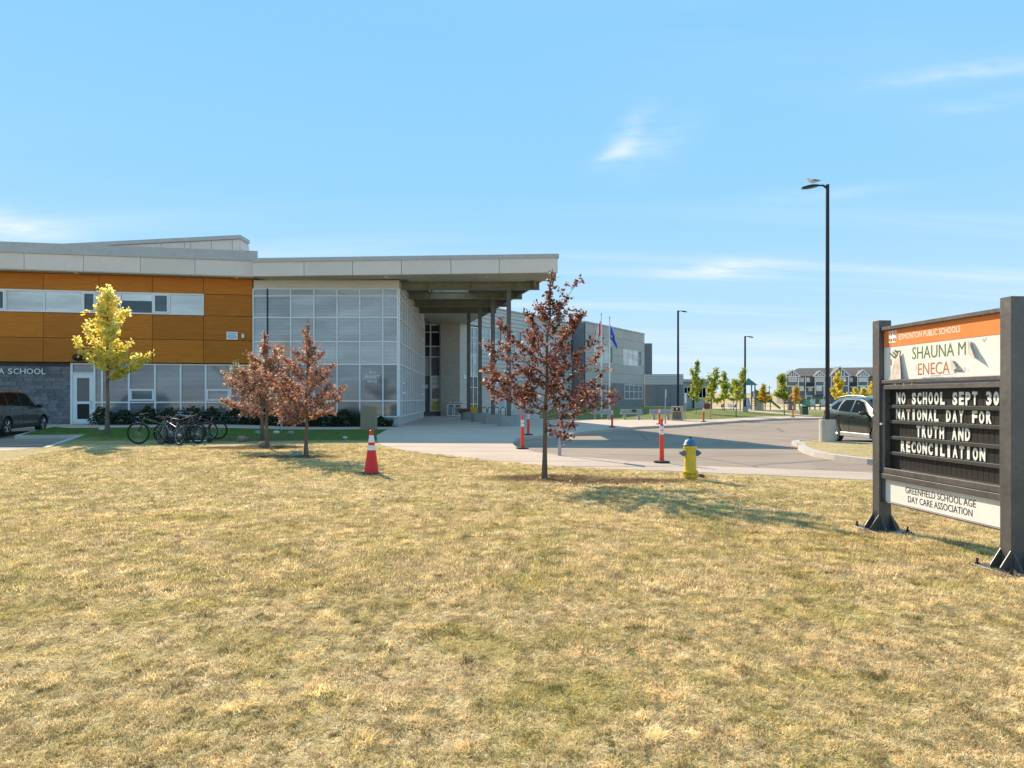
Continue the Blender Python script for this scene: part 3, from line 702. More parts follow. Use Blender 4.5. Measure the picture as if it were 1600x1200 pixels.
# raised roof behind
UB = MB(); Y0 = 48
def ub(px, py): return ((px-800)*Y0/1000, 1.6+(622-py)*Y0/1000)
A, B_, C_, D_ = ub(40, 384.2), ub(374.5, 367.5), ub(386, 396), ub(40, 396)
UB.prism_xz([(A[0], 9.5), (C_[0]+.55, 9.5), (B_[0], B_[1]-.28), (A[0], A[1]-.28)], Y0+.06, Y0+1.5)
UP = UB.build('raised_roof', M['fascia'], SCH)
pj = [60, 143, 180, 215.5, 252, 288, 297.5, 330.5, 363]+[374.5]
for a, b in zip(pj[:-1], pj[1:]):
    xa, xb = ub(a, 0)[0]+.02, ub(b, 0)[0]-.02
    zt = lambda x: A[1]+(B_[1]-A[1])*(x-A[0])/(B_[0]-A[0])-.32
    MB().prism_xz([(xa, 9.6), (xb, 9.6), (xb, zt(xb)), (xa, zt(xa))], Y0, Y0+.055).build('roof_panel', M['fascia'], UP)
MB().prism_xz([(A[0], A[1]-.28), (B_[0]+.1, B_[1]-.28), (B_[0]+.1, B_[1]), (A[0], A[1])], Y0-.12, Y0+1.6).build('roof_flashing', M['flash'], UP)

# --- glass corner
GX0, GX1, GY = -14.69, -6.44, 36.4
GZ = [.54, 1.44, 3.51, 4.80, 6.17, 7.40, 7.80]
gvx = [-14.69, -13.9, -12.56, -11.24, -9.93, -8.64, -7.33, -6.50]
MB().box(GX0, GY+.02, 0, GX1, GY+.3, .54).build('base_wall', M['basewall'], SCH)
fm = MB()
for i, x in enumerate(gvx):
    if i == 1: continue
    fm.box(x-.035, GY-.08, .54, x+.035, GY+.08, 7.82)
for z in GZ: 
    for a, b in zip(gvx[:-1], gvx[1:]): fm.box(a+.035, GY-.06, z-.035, b-.035 if b != gvx[-1] else b-.035, GY+.06, z+.035)
GW = fm.build('glass_wall', M['alum'], SCH)
MB().box(-13.92, GY-.075, .6, -13.87, GY-.061, 7.78).build('recess_shade_strip', M['dark'], GW)  # dark strip drawn for the shaded recess line in the glazing
for i in range(len(gvx)-1):
    for k in range(6):
        a, b = gvx[i]+.02, gvx[i+1]-.02
        MB().box(a, GY-.01, GZ[k]+.02, b, GY+.0, GZ[k+1]-.02).build('pane', M['glassA'] if k >= 2 else M['glassB'], GW)
    
mt = MB()
for s_, z, w in (('7514', 2.98, .34), ('PERMANETT', 2.72, .86), ('WAY SW', 2.46, .56)):
    text_fit(mt, s_, -7.95-w/2, -7.95+w/2, GY-.012, z, z+.17, .003)
mt.build('window_lettering', M['letw'], GW)
MB().box(GX0, GY-.02, 7.83, GX1+.02, GY+.25, 8.30).build('cream_band', M['cream'], SCH)
# side of the glass corner, running back to the entrance
SE = (-7.15, 52.0); SL = sqrt((SE[0]-GX1)**2+(SE[1]-GY)**2); SA = atan2(SE[1]-GY, SE[0]-GX1)
FS = frame((GX1, GY), SA)     # local x runs back; outside is local -y
MB(FS).box(.02, .02, 0, SL, .3, .54).build('base_wall', M['basewall'], SCH)
fm = MB(FS); nb = 12
sv = [SL*i/nb for i in range(nb+1)]
for x in sv: fm.box(x-.035 if x else 0, -.08, .54, x+.035, .08, 7.82)
for z in GZ:
    for a, b in zip(sv[:-1], sv[1:]): fm.box(a+.036, -.06, z-.035, b-.036, .06, z+.035)
for i in (1, 10): 
    for z in (1.9, 2.5): fm.box(sv[i]+.036, -.07, z-.06, sv[i+1]-.036, .05, z+.06)
GS = fm.build('side_glass_wall', M['alum'], SCH)
for i in range(nb):
    for k in range(6): MB(FS).box(sv[i]+.02, .0, GZ[k]+.02, sv[i+1]-.02, .01, GZ[k+1]-.02).build('pane', M['glassS'] if k >= 1 else M['glassB'], GS)
MB(FS).box(.1, -.02, 7.83, SL, .25, 8.30).build('cream_band', M['cream'], SCH)
MB().box(-14.5, 37.2, 0, -7.6, 37.3, 8.2).build('inner_wall', M['mortar'], SCH)
MB().box(-40, 44, 0, -8.3, 66, 8.3).build('sun_block_core', M['mortar'], SCH)  # unseen block added to stop sun leaking onto the entrance paving

# --- canopy roof over glass corner and forecourt
CFL, CFR = Vector((-14.35, 35.35)), Vector((2.47, 34.25))          # front edge
CBR = Vector((-4.05, 58.5)); CBL = Vector((-14.35, 58.5))
def cedge(y): return CFR.x+(CBR.x-CFR.x)*(y-CFR.y)/(CBR.y-CFR.y)
CAN = bpy.data.objects.new('canopy', None); col.objects.link(CAN); CAN.parent = SCH; CAN.location = Vector((-4, 34.5, 8.3))-ORG['school_building']; ORG['canopy'] = Vector((-4, 34.5, 8.3))
# deck with an opening between the first two beams
H0, H1, HY0, HY1 = -5.15, -2.75, 37.45, 41.3
def deck(poly, z0=8.36, z1=8.62): return MB().prism(poly, z0, z1)
yA, yB = HY0, HY1
deck([(CFL.x, CFL.y+.1), (CFR.x-.1, CFR.y+.12), (cedge(yA)-.1, yA), (CFL.x, yA)]).build('deck', M['roof'], CAN)
deck([(CFL.x, yA), (H0, yA), (H0, yB), (CFL.x, yB)]).build('deck', M['roof'], CAN)
deck([(H1, yA), (cedge(yA)-.1, yA), (cedge(yB)-.1, yB), (H1, yB)]).build('deck', M['roof'], CAN)
deck([(CFL.x, yB), (cedge(yB)-.1, yB), (CBR.x-.1, CBR.y), (CBL.x, CBL.y)]).build('deck', M['roof'], CAN)
up = MB(); up.box(H0-.02, HY0, 8.30, H1+.02, HY0+.02, 9.0); up.box(H0-.02, HY0, 8.30, H0, HY1, 9.0); up.box(H1, HY0, 8.3, H1+.02, HY1, 9.0)
up.build('skylight_curb', M['white'], CAN)
ft = (CFR-CFL); fl = ft.length; FA = atan2(ft.y, ft.x); FF = frame(CFL, FA)
def sf(px): return onwall(px, CFL, FA)
fjj = [0]+[sf(p) for p in (475, 551, 627, 704.5, 780)]+[fl-.06]
for a, b in zip(fjj[:-1], fjj[1:]): MB(FF).box(a+.014, 0, 8.33, b-.014, .06, 9.10).build('fascia_panel', M['fascia'], CAN)
MB(FF).box(.01, .062, 8.34, fl-.07, .09, 9.12).build('fascia_backing', M['dark'], CAN)
MB(FF).box(0, -.05, 9.10, fl+.0, .12, 9.32).build('flashing', M['flash'], CAN)
# raking side of the canopy
st_ = CBR-CFR; sl = st_.length; SA2 = atan2(st_.y, st_.x); FR = frame(CFR, SA2)
n = 7
for i in range(n): MB(FR).box(sl*i/n+.07*(i == 0)+.01, 0, 8.33, sl*(i+1)/n-.01, .06, 9.10).build('fascia_panel', M['fascia'], CAN)
MB(FR).box(.0, -.05, 9.10, sl, .12, 9.318).build('flashing', M['flash'], CAN)
MB(FF).box(.0, .0, 8.335, .06, 1.4, 9.3).build('end_panel', M['fascia'], CAN)
# soffit boards: front strip and rear field
sp = [sf(p) for p in (403, 475, 551, 627, 665, 704.5, 742, 780, 820)]+[fl-.1]
for a, b in zip(sp[:-1], sp[1:]): MB(FF).box(a+.006, .065, 8.30, b-.006, 2.4 if a > sf(620) else 1.2, 8.335).build('soffit_panel', M['soffit'], CAN)
ys = [48.3, 51, 53.7, 56.2, 58.4]
for a, b in zip(ys[:-1], ys[1:]):
    xs_ = [-7.3, -5.6, -4.4, -3.0, 0]
    MB().prism([(-7.2, a+.01), (min(-.0, cedge(a)-.1), a+.01), (cedge(b)-.1, b-.01), (-7.2, b-.01)], 8.30, 8.335).build('soffit_panel', M['soffit'], CAN)
for px, y in ((602, 35.35), (605, 35.5), (761, 35.4), (694, 51.5)): MB(TR((px-800)*y/1000, y, 8.275)).lathe([(.06, 0), (.09, .01), (.09, .03)], 14).build('soffit_light', M['letw'], CAN)
# beams and columns
BY = [37.0, 40.5, 43.9, 47.2]; CX = [-.185, -1.21, -2.2, -3.2]
for y in BY:
    sd = GX1+(SE[0]-GX1)*(y-GY)/(SE[1]-GY)
    mb = MB(); x0, x1 = sd+.1, cedge(y)-.15
    mb.box(x0, y-.14, 7.86, x1, y+.14, 7.90); mb.box(x0, y-.14, 8.27, x1, y+.14, 8.30); mb.box(x0, y-.012, 7.9, x1, y+.012, 8.27)
    for q in range(3): xx = x0+(x1-x0)*(q+.6)/3.2; mb.box(xx-.008, y-.13, 7.9, xx+.008, y-.012, 8.27)
    mb.build('beam', M['beam'], CAN)
for y, x in zip(BY, CX):
    mb = MB(); mb.box(x-.13, y-.13, .02, x+.13, y-.105, 7.86); mb.box(x-.13, y+.105, .02, x+.13, y+.13, 7.86); mb.box(x-.02, y-.105, .02, x+.02, y+.105, 7.86)
    mb.box(x-.128, y-.104, .02, x-.11, y+.104, 7.86); mb.build('column', M['column'], CAN)
mb = MB(FR); mb.box(2.4, .5, 7.95, sl-8, .62, 8.29); mb.build('edge_beam', M['beam'], CAN)

# --- entrance wall at the back of the forecourt
EY = 58.0
def ex(px, y=EY): return (px-800)*y/1000
def ez(py, y=EY): return 1.6+(622-py)*y/1000
EW = MB().box(-9.2, EY+.25, 0, -6.45, EY+.6, 8.3).build('entrance_wall', M['slate'], SCH)
mb = MB()
xL, xM, xR = -8.0, ex(672.6), ex(687.6)
for x in (xL, xM, xR): mb.box(x-.06, EY, ez(643) if x != xL else 5.2, x+.06, EY+.2, 8.28)
for z in (ez(557.5), ez(541), ez(519)): mb.box(xL+.06, EY+.02, z-.04, xM-.06, EY+.18, z+.04)
for z in (ez(643)+.06, ez(625.5), ez(605), ez(588), ez(557.5), ez(541), ez(519), 8.24): mb.box(xM+.06, EY+.02, z-.05, xR-.06, EY+.18, z+.05)
ED = mb.build('entrance_glazing', M['alum'], SCH)
zz = [ez(643), ez(625.5), ez(605), ez(588), ez(557.5), ez(541), ez(519), 8.24]
for i in range(7):
    MB().box(xM+.04, EY+.08, zz[i], xR-.04, EY+.09, zz[i+1]-.001).build('pane', M['glassD'] if i > 4 else (M['glassB'] if i > 2 else M['vinylw']), ED)
for i in range(4, 7): MB().box(xL+.04, EY+.08, zz[i], xM-.04, EY+.09, zz[i+1]-.001).build('pane', M['glassD'], ED)
# posters on the door glass
mb = MB(); mb.box(xM+.10, EY+.05, zz[0]+.12, xR-.10, EY+.07, zz[1]-.12); mb.build('yellow_poster', mat('yellow_poster', (.62, .50, .10), .6, var=.35, scale=6), ED)
mb = MB(); mb.box(xM+.14, EY+.05, zz[1]+.14, xR-.14, EY+.07, zz[2]-.1); mb.build('brown_poster', mat('brown_poster', (.34, .25, .17), .6, var=.5, scale=5), ED)
mb = MB(); text_fit(mb, '23', xM+.14, xR-.14, EY+.07, zz[2]+.25, zz[3]-.12, .01); mb.build('door_lettering', mat('pale_green_print', (.42, .47, .36), .6), ED)
MB().box(-9.0, EY+.18, 3.6, xM-.07, EY+.26, 5.2).build('grey_siding', M['siding'], EW)
mb = MB(); mb.box(ex(663.5), EY+.1, ez(607), ex(668.5), EY+.25, ez(601)); mb.build('entry_box', M['alum'], EW)
BW = MB().box(xR+.08, EY-.35, 0, -4.73, EY+.5, 8.3).build('brick_pier', M['brick'], SCH)
WA = atan2(1, .683); WO = (-4.73, EY-.35); FW = frame(WO, WA)
def sw_(px): return onwall(px, WO, WA)
MB(FW).box(.02, -.02, 0, sw_(729.5), .3, 8.3).build('light_brick_pier', M['brick2'], SCH)
mb = MB(FW); mb.box(sw_(724), -.06, ez(592, 58.6), sw_(727.8), -.02, ez(586, 58.6)); mb.build('wall_plaque', M['white'], SCH)
g0, g1 = sw_(729.5)+.03, sw_(746.5)
window('tall_glazing', FW, g0, g1, .1, 8.2, [g0+(g1-g0)*.55], .09, -.03, lambda i, k: (M['glassD'] if k < 3 else M['glassS']), transoms=(1.05, 2.6, 3.6, 5.6, 7.2))
# --- long wing of silver siding
sE = sw_(893); zT = 10.3
def siding(mb, s0, s1, z0, z1, pitch, dep=.06, y=0.0):
    """folded metal sheet: long ribs along the wall"""
    n = max(1, round((z1-z0)/pitch)); p = (z1-z0)/n; prof = []
    for i in range(n): prof += [(y, z0+i*p), (y-dep, z0+(i+.18)*p), (y-dep, z0+(i+.62)*p), (y, z0+(i+.80)*p)]
    prof.append((y, z1))
    vs = [(s0, a, z) for a, z in prof]+[(s1, a, z) for a, z in prof]; k = len(prof)
    mb.add(vs, [(i, k+i, k+i+1, i+1) for i in range(k-1)])
MB(FW).box(g0-.02, .12, 0, sE, 8, zT-.02).build('wing_core', M['slate'], SCH)
mb = MB(FW); siding(mb, g0, sE, 8.32, zT, .40); siding(mb, g1+.02, sE, 3.3, 6.1, .40)
SD = mb.build('siding', M['siding'], SCH); SD['kind'] = 'stuff'
MB(FW).box(g0-.1, -.10, zT-.04, sE, .4, zT+.10).build('flashing', M['flash'], SCH)
MB(FW).box(g1+.02, -.02, .0, sE, .1, 3.28).build('light_brick_wall', M['brick2'], SCH)
def near(z, s): return z
nW = 5; x = g1+.25; k = 0; WL = (sE-x)/5.0
while k < 5:
    a = x+k*WL; b = a+WL-.35
    window('classroom_window', FW, a, b, 6.15, 8.28, [a+(b-a)*q for q in (.25, .5, .75)], .07, -.05, lambda i, q: M['glassW'] if (i+q) % 3 == 0 else M['glassS'], transoms=(7.35,))
    k += 1
for a, b in ((sw_(765), sw_(800)), (sw_(812), sw_(840)), (sw_(852), sw_(880))):
    window('ground_floor_window', FW, a, b, .4 if a < sw_(800) else .7, 2.9, [a+(b-a)*q for q in (.33, .66)], .08, -.06, M['glassD'], transoms=(1.3,))
# --- grey classroom block
KO = (8.5, 74.0); FK = frame(KO, WA)
def sk(px): return onwall(px, KO, WA)
KE = sk(1007); KT = 10.4
MB(FK).box(.08, .08, .2, KE-.08, 12, KT-.02).build('block_core', M['slate'], SCH)
MB(FK).box(0, .02, .2, .075, 2.6, KT-.02).build('block_side', M['slate'], SCH)
MB(FK).box(-.04, -.05, KT-.05, KE+.04, 2.6, KT+.12).build('flashing', M['flash'], SCH)
w_up = [(sk(928), sk(957)), (sk(973.9), sk(1002.3))]
cj = [0, sk(928)-.1, sk(943), sk(957)+.1, sk(974)-.1, sk(988), sk(1002.3)+.1, KE]
UPW = MB(FK).box(0, .075, 3.42, KE, .14, KT-.06).build('upper_wall', M['dark'], SCH)
for a, b in zip(cj[:-1], cj[1:]):
    mid = (a+b)/2; isw = any(p-.2 < mid < q+.2 for p, q in w_up)
    rowsz = [(3.45, 4.7), (4.7, 5.85), (5.85, 6.95), (6.95, 8.02), (8.02, 9.2), (9.2, KT-.06)]
    for z0, z1 in rowsz:
        if isw and 5.8 < z0 < 8.0: continue
        MB(FK).box(a+.012, 0, z0+.012, b-.012, .07, z1-.012).build('panel', M['grey_panel'], UPW)
MB(FK).box(0, .0, .2, sk(926)-.05, .07, 3.44).build('panel', M['grey_panel'], UPW)
MB(FK).box(sk(926)-.04, -.01, .2, KE+.01, .06, 3.44).build('split_block_wall', M['split'], SCH)
for a, b in w_up: window('classroom_window', FK, a, b, 5.87, 8.0, [a+(b-a)*q for q in (.27, .54, .82)], .07, .0, lambda i, q: M['glassD'] if i == 3 else M['glassW'], transoms=(6.95,) if a > 5 else ())
for a, b in ((sk(923.6), sk(953)), (sk(975.6), sk(1003.8))): window('ground_floor_window', FK, a, b, 1.45, 3.38, [a+(b-a)*q for q in (.25, .5, .77)], .09, -.05, lambda i, q: M['glassD'] if q == 0 and i < 2 else M['glassW'], transoms=(2.45,))
# low wing and slim tower beyond
mb = MB(); siding(mb, 18.5, 19.7, 4.6, 9.3, .3, .05, 90.0); TW = mb.build('tower_siding', M['siding_d'], SCH); TW['kind'] = 'stuff'
MB().box(18.5, 90.02, .2, 19.7, 93, 9.3).build('tower', M['siding_d'], SCH)
mb = MB(); siding(mb, 18.6, 24.0, 3.45, 4.9, .36, .05, 89.6); LS = mb.build('low_wing_siding', M['siding'], SCH); LS['kind'] = 'stuff'
MB().box(18.6, 89.62, .2, 24.0, 98, 4.95).build('low_wing', M['slate'], SCH)
for i in range(3): MB().box(18.62+i*1.78, 89.56, .22, 18.62+(i+1)*1.78-.03, 89.615, 3.42).build('dark_panel', M['slate'], SCH)
CL = root('portable_classroom', (26.5, 92, .1), 'pale grey portable classroom at the end of the low wing', 'building', in_world=True)
MB().box(24.2, 92.0, .1, 28.4, 100, 3.9).build('wall', mat('pale_grey_wall', (.50, .50, .50), .6), CL)
MB().box(24.0, 91.5, 3.9, 28.7, 100.5, 4.3).build('roof', M['flash'], CL)
for x in (26.0, 28.55): MB().box(x-.1, 91.6, .05, x+.1, 91.8, 3.9).build('post', M['black'], CL)
FP = frame((24.2, 92), 0)
window('window', FP, .5, 1.5, 1.6, 3.2, [1.0], .08, -.05, M['glassD'], parent=CL); window('window', FP, 2.6, 3.7, 1.6, 3.2, [3.15], .08, -.05, M['glassD'], parent=CL)

# wall fittings that can be lifted off
nt = root('notice_sign', tuple(FO @ Vector((so(363), -.02, 5.15))), 'white notice board with coloured print on the orange panels beside the glass corner', 'sign', OA)
MB().box(-.30, -.03, -.24, .30, 0, .20).build('board', M['white'], nt)
mb = MB(); mb.box(-.2, -.034, .20, .18, -.01, .27); mb.build('red_header', mat('dull_red_print', (.40, .10, .07), .6), nt)
mb = MB()
for z, w in ((.10, .46), (.0, .42), (-.08, .5), (-.15, .36)): mb.box(-w/2, -.034, z-.018, w/2, -.031, z+.018)
mb.build('blue_print', mat('blue_print', (.25, .32, .52), .6), nt)
bx = root('wall_box', tuple(FO @ Vector((so(380), -.02, 5.12))), 'small white box on the orange panels right of the notice board', 'box', OA)
MB().box(-.07, -.09, -.12, .07, 0, .12, c=.01).build('cover', M['white'], bx); MB().box(-.05, -.07, -.16, .05, -.01, -.121).build('base', M['black'], bx)
wl = root('wall_lamp', tuple(FO @ Vector((so(125), -.02, 3.75))), 'black dome lamp on the orange wall over the white door', 'lamp', OA)
mb = MB(); mb.sphere((0, -.22, .05), .27, 16, 10, (1, .8, .75)); mb.build('dome', M['black'], wl, smooth=True); MB().box(-.12, -.12, -.12, .12, 0, .2).build('bracket', M['black'], wl)

# ------------------------------------------------------------------ the school sign
SIGN = root('message_sign', (4.5, 6.8, 0), 'tall grey steel school sign with orange banner, changeable letter board and white panel', 'sign', in_world=True)
U = Vector((-.0896, .996)).normalized()
SO = (4.406, 7.68); SAng = atan2(-U.y, -U.x); FSg = frame(SO, SAng)
LN = 1.83; PW = .156; PL = .125
def ss(px, y=.06):
    o = FSg @ Vector((0, y, 0)); return onwall(px, (o.x, o.y), SAng)
def post(s0, s1):
    mb = MB(FSg); mb.box(s0, 0, .02, s1, PW, 2.535, c=.004); p = mb.build('post', M['signmetal'], SIGN)
    b = MB(FSg); b.box(s0-.16, -.15, .0, s1+.16, PW+.15, .022, c=.004); bp = b.build('base_plate', M['signmetal'], SIGN)
    for sgn, s in ((-1, s0), (1, s1)):
        for y in (.006, PW-.018):
            g = MB(FSg); g.prism_xz([(s+.001*sgn, .022), (s+.105*sgn, .022), (s+.105*sgn, .05), (s+.001*sgn, .20)], y, y+.007); g.build('gusset', M['signmetal'], SIGN)
    for yy, y2 in ((-.001, -.105), (PW+.001, PW+.105)):
        for s in (s0+.004, s1-.011):
            g = MB(FSg); g.add([(s, yy, .022), (s, y2, .022), (s, y2, .05), (s, yy, .20), (s+.007, yy, .022), (s+.007, y2, .022), (s+.007, y2, .05), (s+.007, yy, .20)], [(0, 1, 2, 3), (7, 6, 5, 4), (0, 4, 5, 1), (1, 5, 6, 2), (2, 6, 7, 3), (3, 7, 4, 0)]); g.build('gusset', M['signmetal'], SIGN)
    for x in (s0-.125, s1+.125):
        for y in (-.115, PW+.115):
            q = MB(FSg); T = Matrix.Translation((x, y, .022)); q.lathe([(.020, 0), (.020, .018), (.011, .019), (.011, .055)], 6, T); q.build('bolt', M['black'], bp, smooth=False)
    return p
P1 = post(-PL, 0); P2 = post(LN-PL, LN)
for s in (-.06, LN-.06): MB(FSg).box(s-.03, -.002, .06, s+.03, .0, .085).build('label_plate', M['galv'], SIGN) if s < 0 else None
s0, s1 = .002, LN-PL-.002; yF = .06; yB = PW-.02
def bar(name, z0, z1, y0=yF-.02, y1=yB, m='signmetal', parent=SIGN, a=s0, b=s1): return MB(FSg).box(a, y0, z0, b, y1, z1, c=.003).build(name, M[m], parent)
TOP = bar('top_bar', 2.406, 2.447, yF-.045); bar('lower_bar', 1.772, 1.812, yF-.045)
BAN = bar('banner', 1.813, 2.405, yF, yB-.02, 'vinylw')
MB(FSg).box(s0+.004, yF-.004, 2.206, s1-.004, yF-.0005, 2.404).build('orange_strip', M['orange'], BAN)
def letters(name, text, s_a, s_b, z0, z1, m, parent, y=yF-.0003, bold=.0, d=.0012):
    mb = MB(FSg); text_fit(mb, text, s_a, s_b, y, z0, z1, d, bold); return mb.build(name, M[m], parent)
letters('orange_strip_lettering', 'EDMONTON PUBLIC SCHOOLS', ss(1405), ss(1501), 2.275, 2.338, 'letw', BAN, y=yF-.0042)
letters('green_lettering', 'SHAUNA M', ss(1425.5), ss(1509), 2.035, 2.172, 'letg', BAN, bold=.0)
letters('brown_lettering', 'ENECA', ss(1434.5), ss(1484), 1.855, 1.985, 'letb', BAN, bold=.0)
# the district emblem: four looped squares
mb = MB(FSg); e0, e1 = ss(1389.5), ss(1401.5); ez0, ez1 = 2.25, 2.39
mb.box(e0, yF-.0075, ez0, e1, yF-.004, ez1, c=.0)
em = mb.build('emblem', M['letw'], BAN)
mb = MB(FSg); ew = (e1-e0)/2; eh = (ez1-ez0)/2
for i in range(2):
    for j in range(2):
        cx = e0+ew*(i+.5); cz = ez0+eh*(j+.5)
        T = Matrix.Translation((cx, yF-.0085, cz)) @ Matrix.Rotation(pi/2, 4, 'X') @ Matrix.Diagonal((1, 1.0*eh/ew*.8, 1, 1))
        mb.torus(ew*.27, ew*.085, 14, 4, T)
        s_ = 1 if i else -1; t_ = 1 if j else -1
        mb.box(cx+ew*(.30 if i == 0 else -.42), yF-.0088, cz-eh*.1, cx+ew*(.42 if i == 0 else -.30), yF-.0076, cz+eh*.1)
mb.build('emblem_loops', M['orange'], BAN)
# hand-like green mark and brown strokes on the white film, half hidden by a curl
mb = MB(FSg)
def stroke(mb, pts, w):
    for a, b in zip(pts, pts[1:]):
        a, b = Vector(a), Vector(b); t = (b-a).normalized(); n = Vector((-t.y, t.x))*w/2
        q = [a+n, a-n, b-n, b+n]; mb.add([(p.x, yF-.0035, p.y) for p in q], [(0, 1, 2, 3)])
hx = ss(1392); hs = .0105*1.0
def hp(px, py):  # position on the banner
    s = ss(px); Yd = (FSg @ Vector((s, yF, 0))).y; return (s, 1.6+(622-py)*Yd/1000)
for seq, w in (([(1391, 552), (1398, 559), (1404, 553)], .02), ([(1395, 549.5), (1400, 555)], .018), ([(1398, 547), (1402.5, 552)], .018), ([(1399, 549), (1407.5, 548.8)], .018)):
    stroke(mb, [hp(*p) for p in seq], w)
mb.build('green_mark', M['letg'], BAN)
mb = MB(FSg)
for seq, w in (([(1392.3, 561), (1392.5, 571)], .012), ([(1407, 550), (1402, 566), (1405.5, 571), (1403.5, 576.5)], .014), ([(1399, 558), (1403.5, 554)], .012)): stroke(mb, [hp(*p) for p in seq], w)
mb.build('brown_mark', M['letb'], BAN)
# peeling film
def curl(name, A, B, C, D_, lift, m):
    """a flap between banner points A-B (top) and D-C (foot), bowed away from the face"""
    mb = MB(FSg); n, k = 8, 5; vs = []
    for i in range(n+1):
        for j in range(k+1):
            u, v = i/n, j/k
            p = Vector(A)*(1-u)*(1-v)+Vector(B)*u*(1-v)+Vector(C)*u*v+Vector(D_)*(1-u)*v
            d = lift*(u**1.5)*(.35+.65*v)+.006*noise.noise((p.x*40, p.y*40, 0))
            vs.append((p.x+.008*noise.noise((p.x*30, 3, p.y*30)), yF-.008-max(0, d), p.y))
    mb.add(vs, [(i*(k+1)+j, i*(k+1)+j+1, (i+1)*(k+1)+j+1, (i+1)*(k+1)+j) for i in range(n) for j in range(k)])
    return mb.build(name, M[m], BAN, smooth=True)
curl('peeling_film', hp(1399.5, 563), hp(1408, 549), hp(1413, 592), hp(1390, 594), .035, 'peel')
curl('peeling_film', hp(1514.5, 533), hp(1516.5, 531), hp(1532, 564), hp(1513.5, 553), .045, 'peel')
curl('peeling_film', hp(1486, 562), hp(1488.5, 560.5), hp(1500, 575), hp(1488, 580), .03, 'peel')
curl('peeling_film', hp(1438, 588.5), hp(1462, 586.5), hp(1508, 583), hp(1440, 590.2), .02, 'vinylw')
mb = MB(FSg)
for seq, w in (([(1491, 582.5), (1496, 579), (1499, 580.5), (1504, 579)], .01), ([(1507.5, 580), (1507.5, 573.5)], .006), ([(1431.5, 570), (1432, 575), (1431, 578)], .005), ([(1536, 529), (1538, 534), (1542, 527)], .006), ([(1512, 578), (1514.5, 579.5)], .006)): stroke(mb, [hp(*p) for p in seq], w)
mb.build('crease', mat('film_crease', (.30, .28, .26), .7), BAN)
# letter board
LBX = bar('letter_board', .705, 1.752, yF+.05, yB, 'signdark')
fz0, fz1 = .705, 1.752; w = .045
CF = MB(FSg); CF.box(s0, yF-.035, fz0, s1, yF+.049, fz0+.065, c=.003); CF.box(s0, yF-.035, fz1-.05, s1, yF+.049, fz1, c=.003); CF.box(s0, yF-.035, fz0+.066, s0+.055, yF+.049, fz1-.051, c=.003); CF.box(s1-.03, yF-.035, fz0+.066, s1, yF+.049, fz1-.051, c=.003)
CF.build('cabinet_frame', M['signmetal'], SIGN)
MB(FSg).lathe([(.012, 0), (.016, .004), (.010, .02)], 10, Matrix.Translation((s0+.012, yF-.035, 1.29)) @ Matrix.Rotation(pi/2, 4, 'X')).build('lock', M['letw'], SIGN)
rz = [1.690, 1.500, 1.320, 1.134, .950, .775]
for z in rz[1:5]: MB(FSg).box(s0+.056, yF+.005, z-.020, s1-.031, yF+.049, z+.020, c=.003).build('letter_rail', M['signrail'], LBX)
for k in range(5):       # blank slats behind the letters
    n = 24; a0, b0 = s0+.06, s1-.035
    for i in range(n):
        if True: MB(FSg).box(a0+(b0-a0)*i/n+.0025, yF+.044, rz[k+1]+.022, a0+(b0-a0)*(i+1)/n-.0025, yF+.049, rz[k]-.022).build('slat', M['signdark'], LBX)
pit = (ss(1541)-ss(1401))/15
WID = {'I': .38, 'M': .95, 'N': .80, '1': .4}
for k, (txt, pa, pb, nidx) in enumerate((('NO SCHOOL SEPT 30', 1401, 1541, 15), ('NATIONAL DAY FOR', 1400.5, 1519, 13), ('TRUTH AND', 1432, 1487.5, 6), ('RECONCILIATION', 1408, 1531, 13))):
    sa = ss(pa, yF+.04); pt = (ss(pb, yF+.04)-sa)/nidx
    for i, ch in enumerate(txt):
        if ch == ' ': continue
        wv = WID.get(ch, .74)*pt*.98
        if ch in 'TRUTHAND' and k == 2: wv *= 1.0
        xa = sa+i*pt+(.80*pt-wv)/2
        if xa+wv > s1-.0: pass
        T0 = MB(FSg); zc = rz[k+1]+.022; dzv = random.uniform(-.002, .003)
        text_fit(T0, ch, xa, xa+wv, yF+.042, zc+.006+dzv, rz[k]-.026+dzv, .006, bold=.045)
        T0.build('letter', M['letw'], LBX)
bar('middle_bar', .640, .700, yF-.045); 
LOWP = bar('white_panel', .372, .632, yF, yB-.02, 'vinylw'); bar('panel_trim', .352, .371, yF-.02)
MB(FSg).box(s0, yF-.03, .372, s0+.028, yB-.01, .632).build('panel_end', M['signmetal'], SIGN)
letters('black_lettering', 'GREENFIELD SCHOOL AGE', ss(1414.8), ss(1525), .515, .588, 'letk', LOWP, bold=.004)
letters('black_lettering', 'DAY CARE ASSOCIATION', ss(1418.8), ss(1519.5), .418, .490, 'letk', LOWP, bold=.004)

# ------------------------------------------------------------------ street furniture
def cone_thing(loc, label):
    r = root('traffic_cone', loc, label, 'cone')
    mb = MB(); mb.prism([(.24*cos(pi/4*i+pi/8)*1.05, .24*sin(pi/4*i+pi/8)*1.05) for i in range(8)], 0, .025); mb.build('base', M['rubber'], r)
    R = lambda z: .155-(.155-.03)*(z-.025)/.875
    def seg(n, z0, z1, m, e=0.0): MB().lathe([(R(z0)+e, z0), (R(z1)+e, z1)], 28).build(n, m, r, smooth=True)
    seg('body', .025, .90, M['conered'])
    seg('reflective_band', .50, .605, M['refl'], .003); seg('reflective_band', .665, .815, M['refl'], .003)
    MB().lathe([(.035, .87), (.042, .885), (.042, .91), (.028, .92), (.022, .90)], 20).build('collar', M['conered'], r, smooth=True)
    return r
c = G(580.5, 740); cone_thing((c[0], c[1], 0), 'red traffic cone with two white bands standing on the dry lawn')
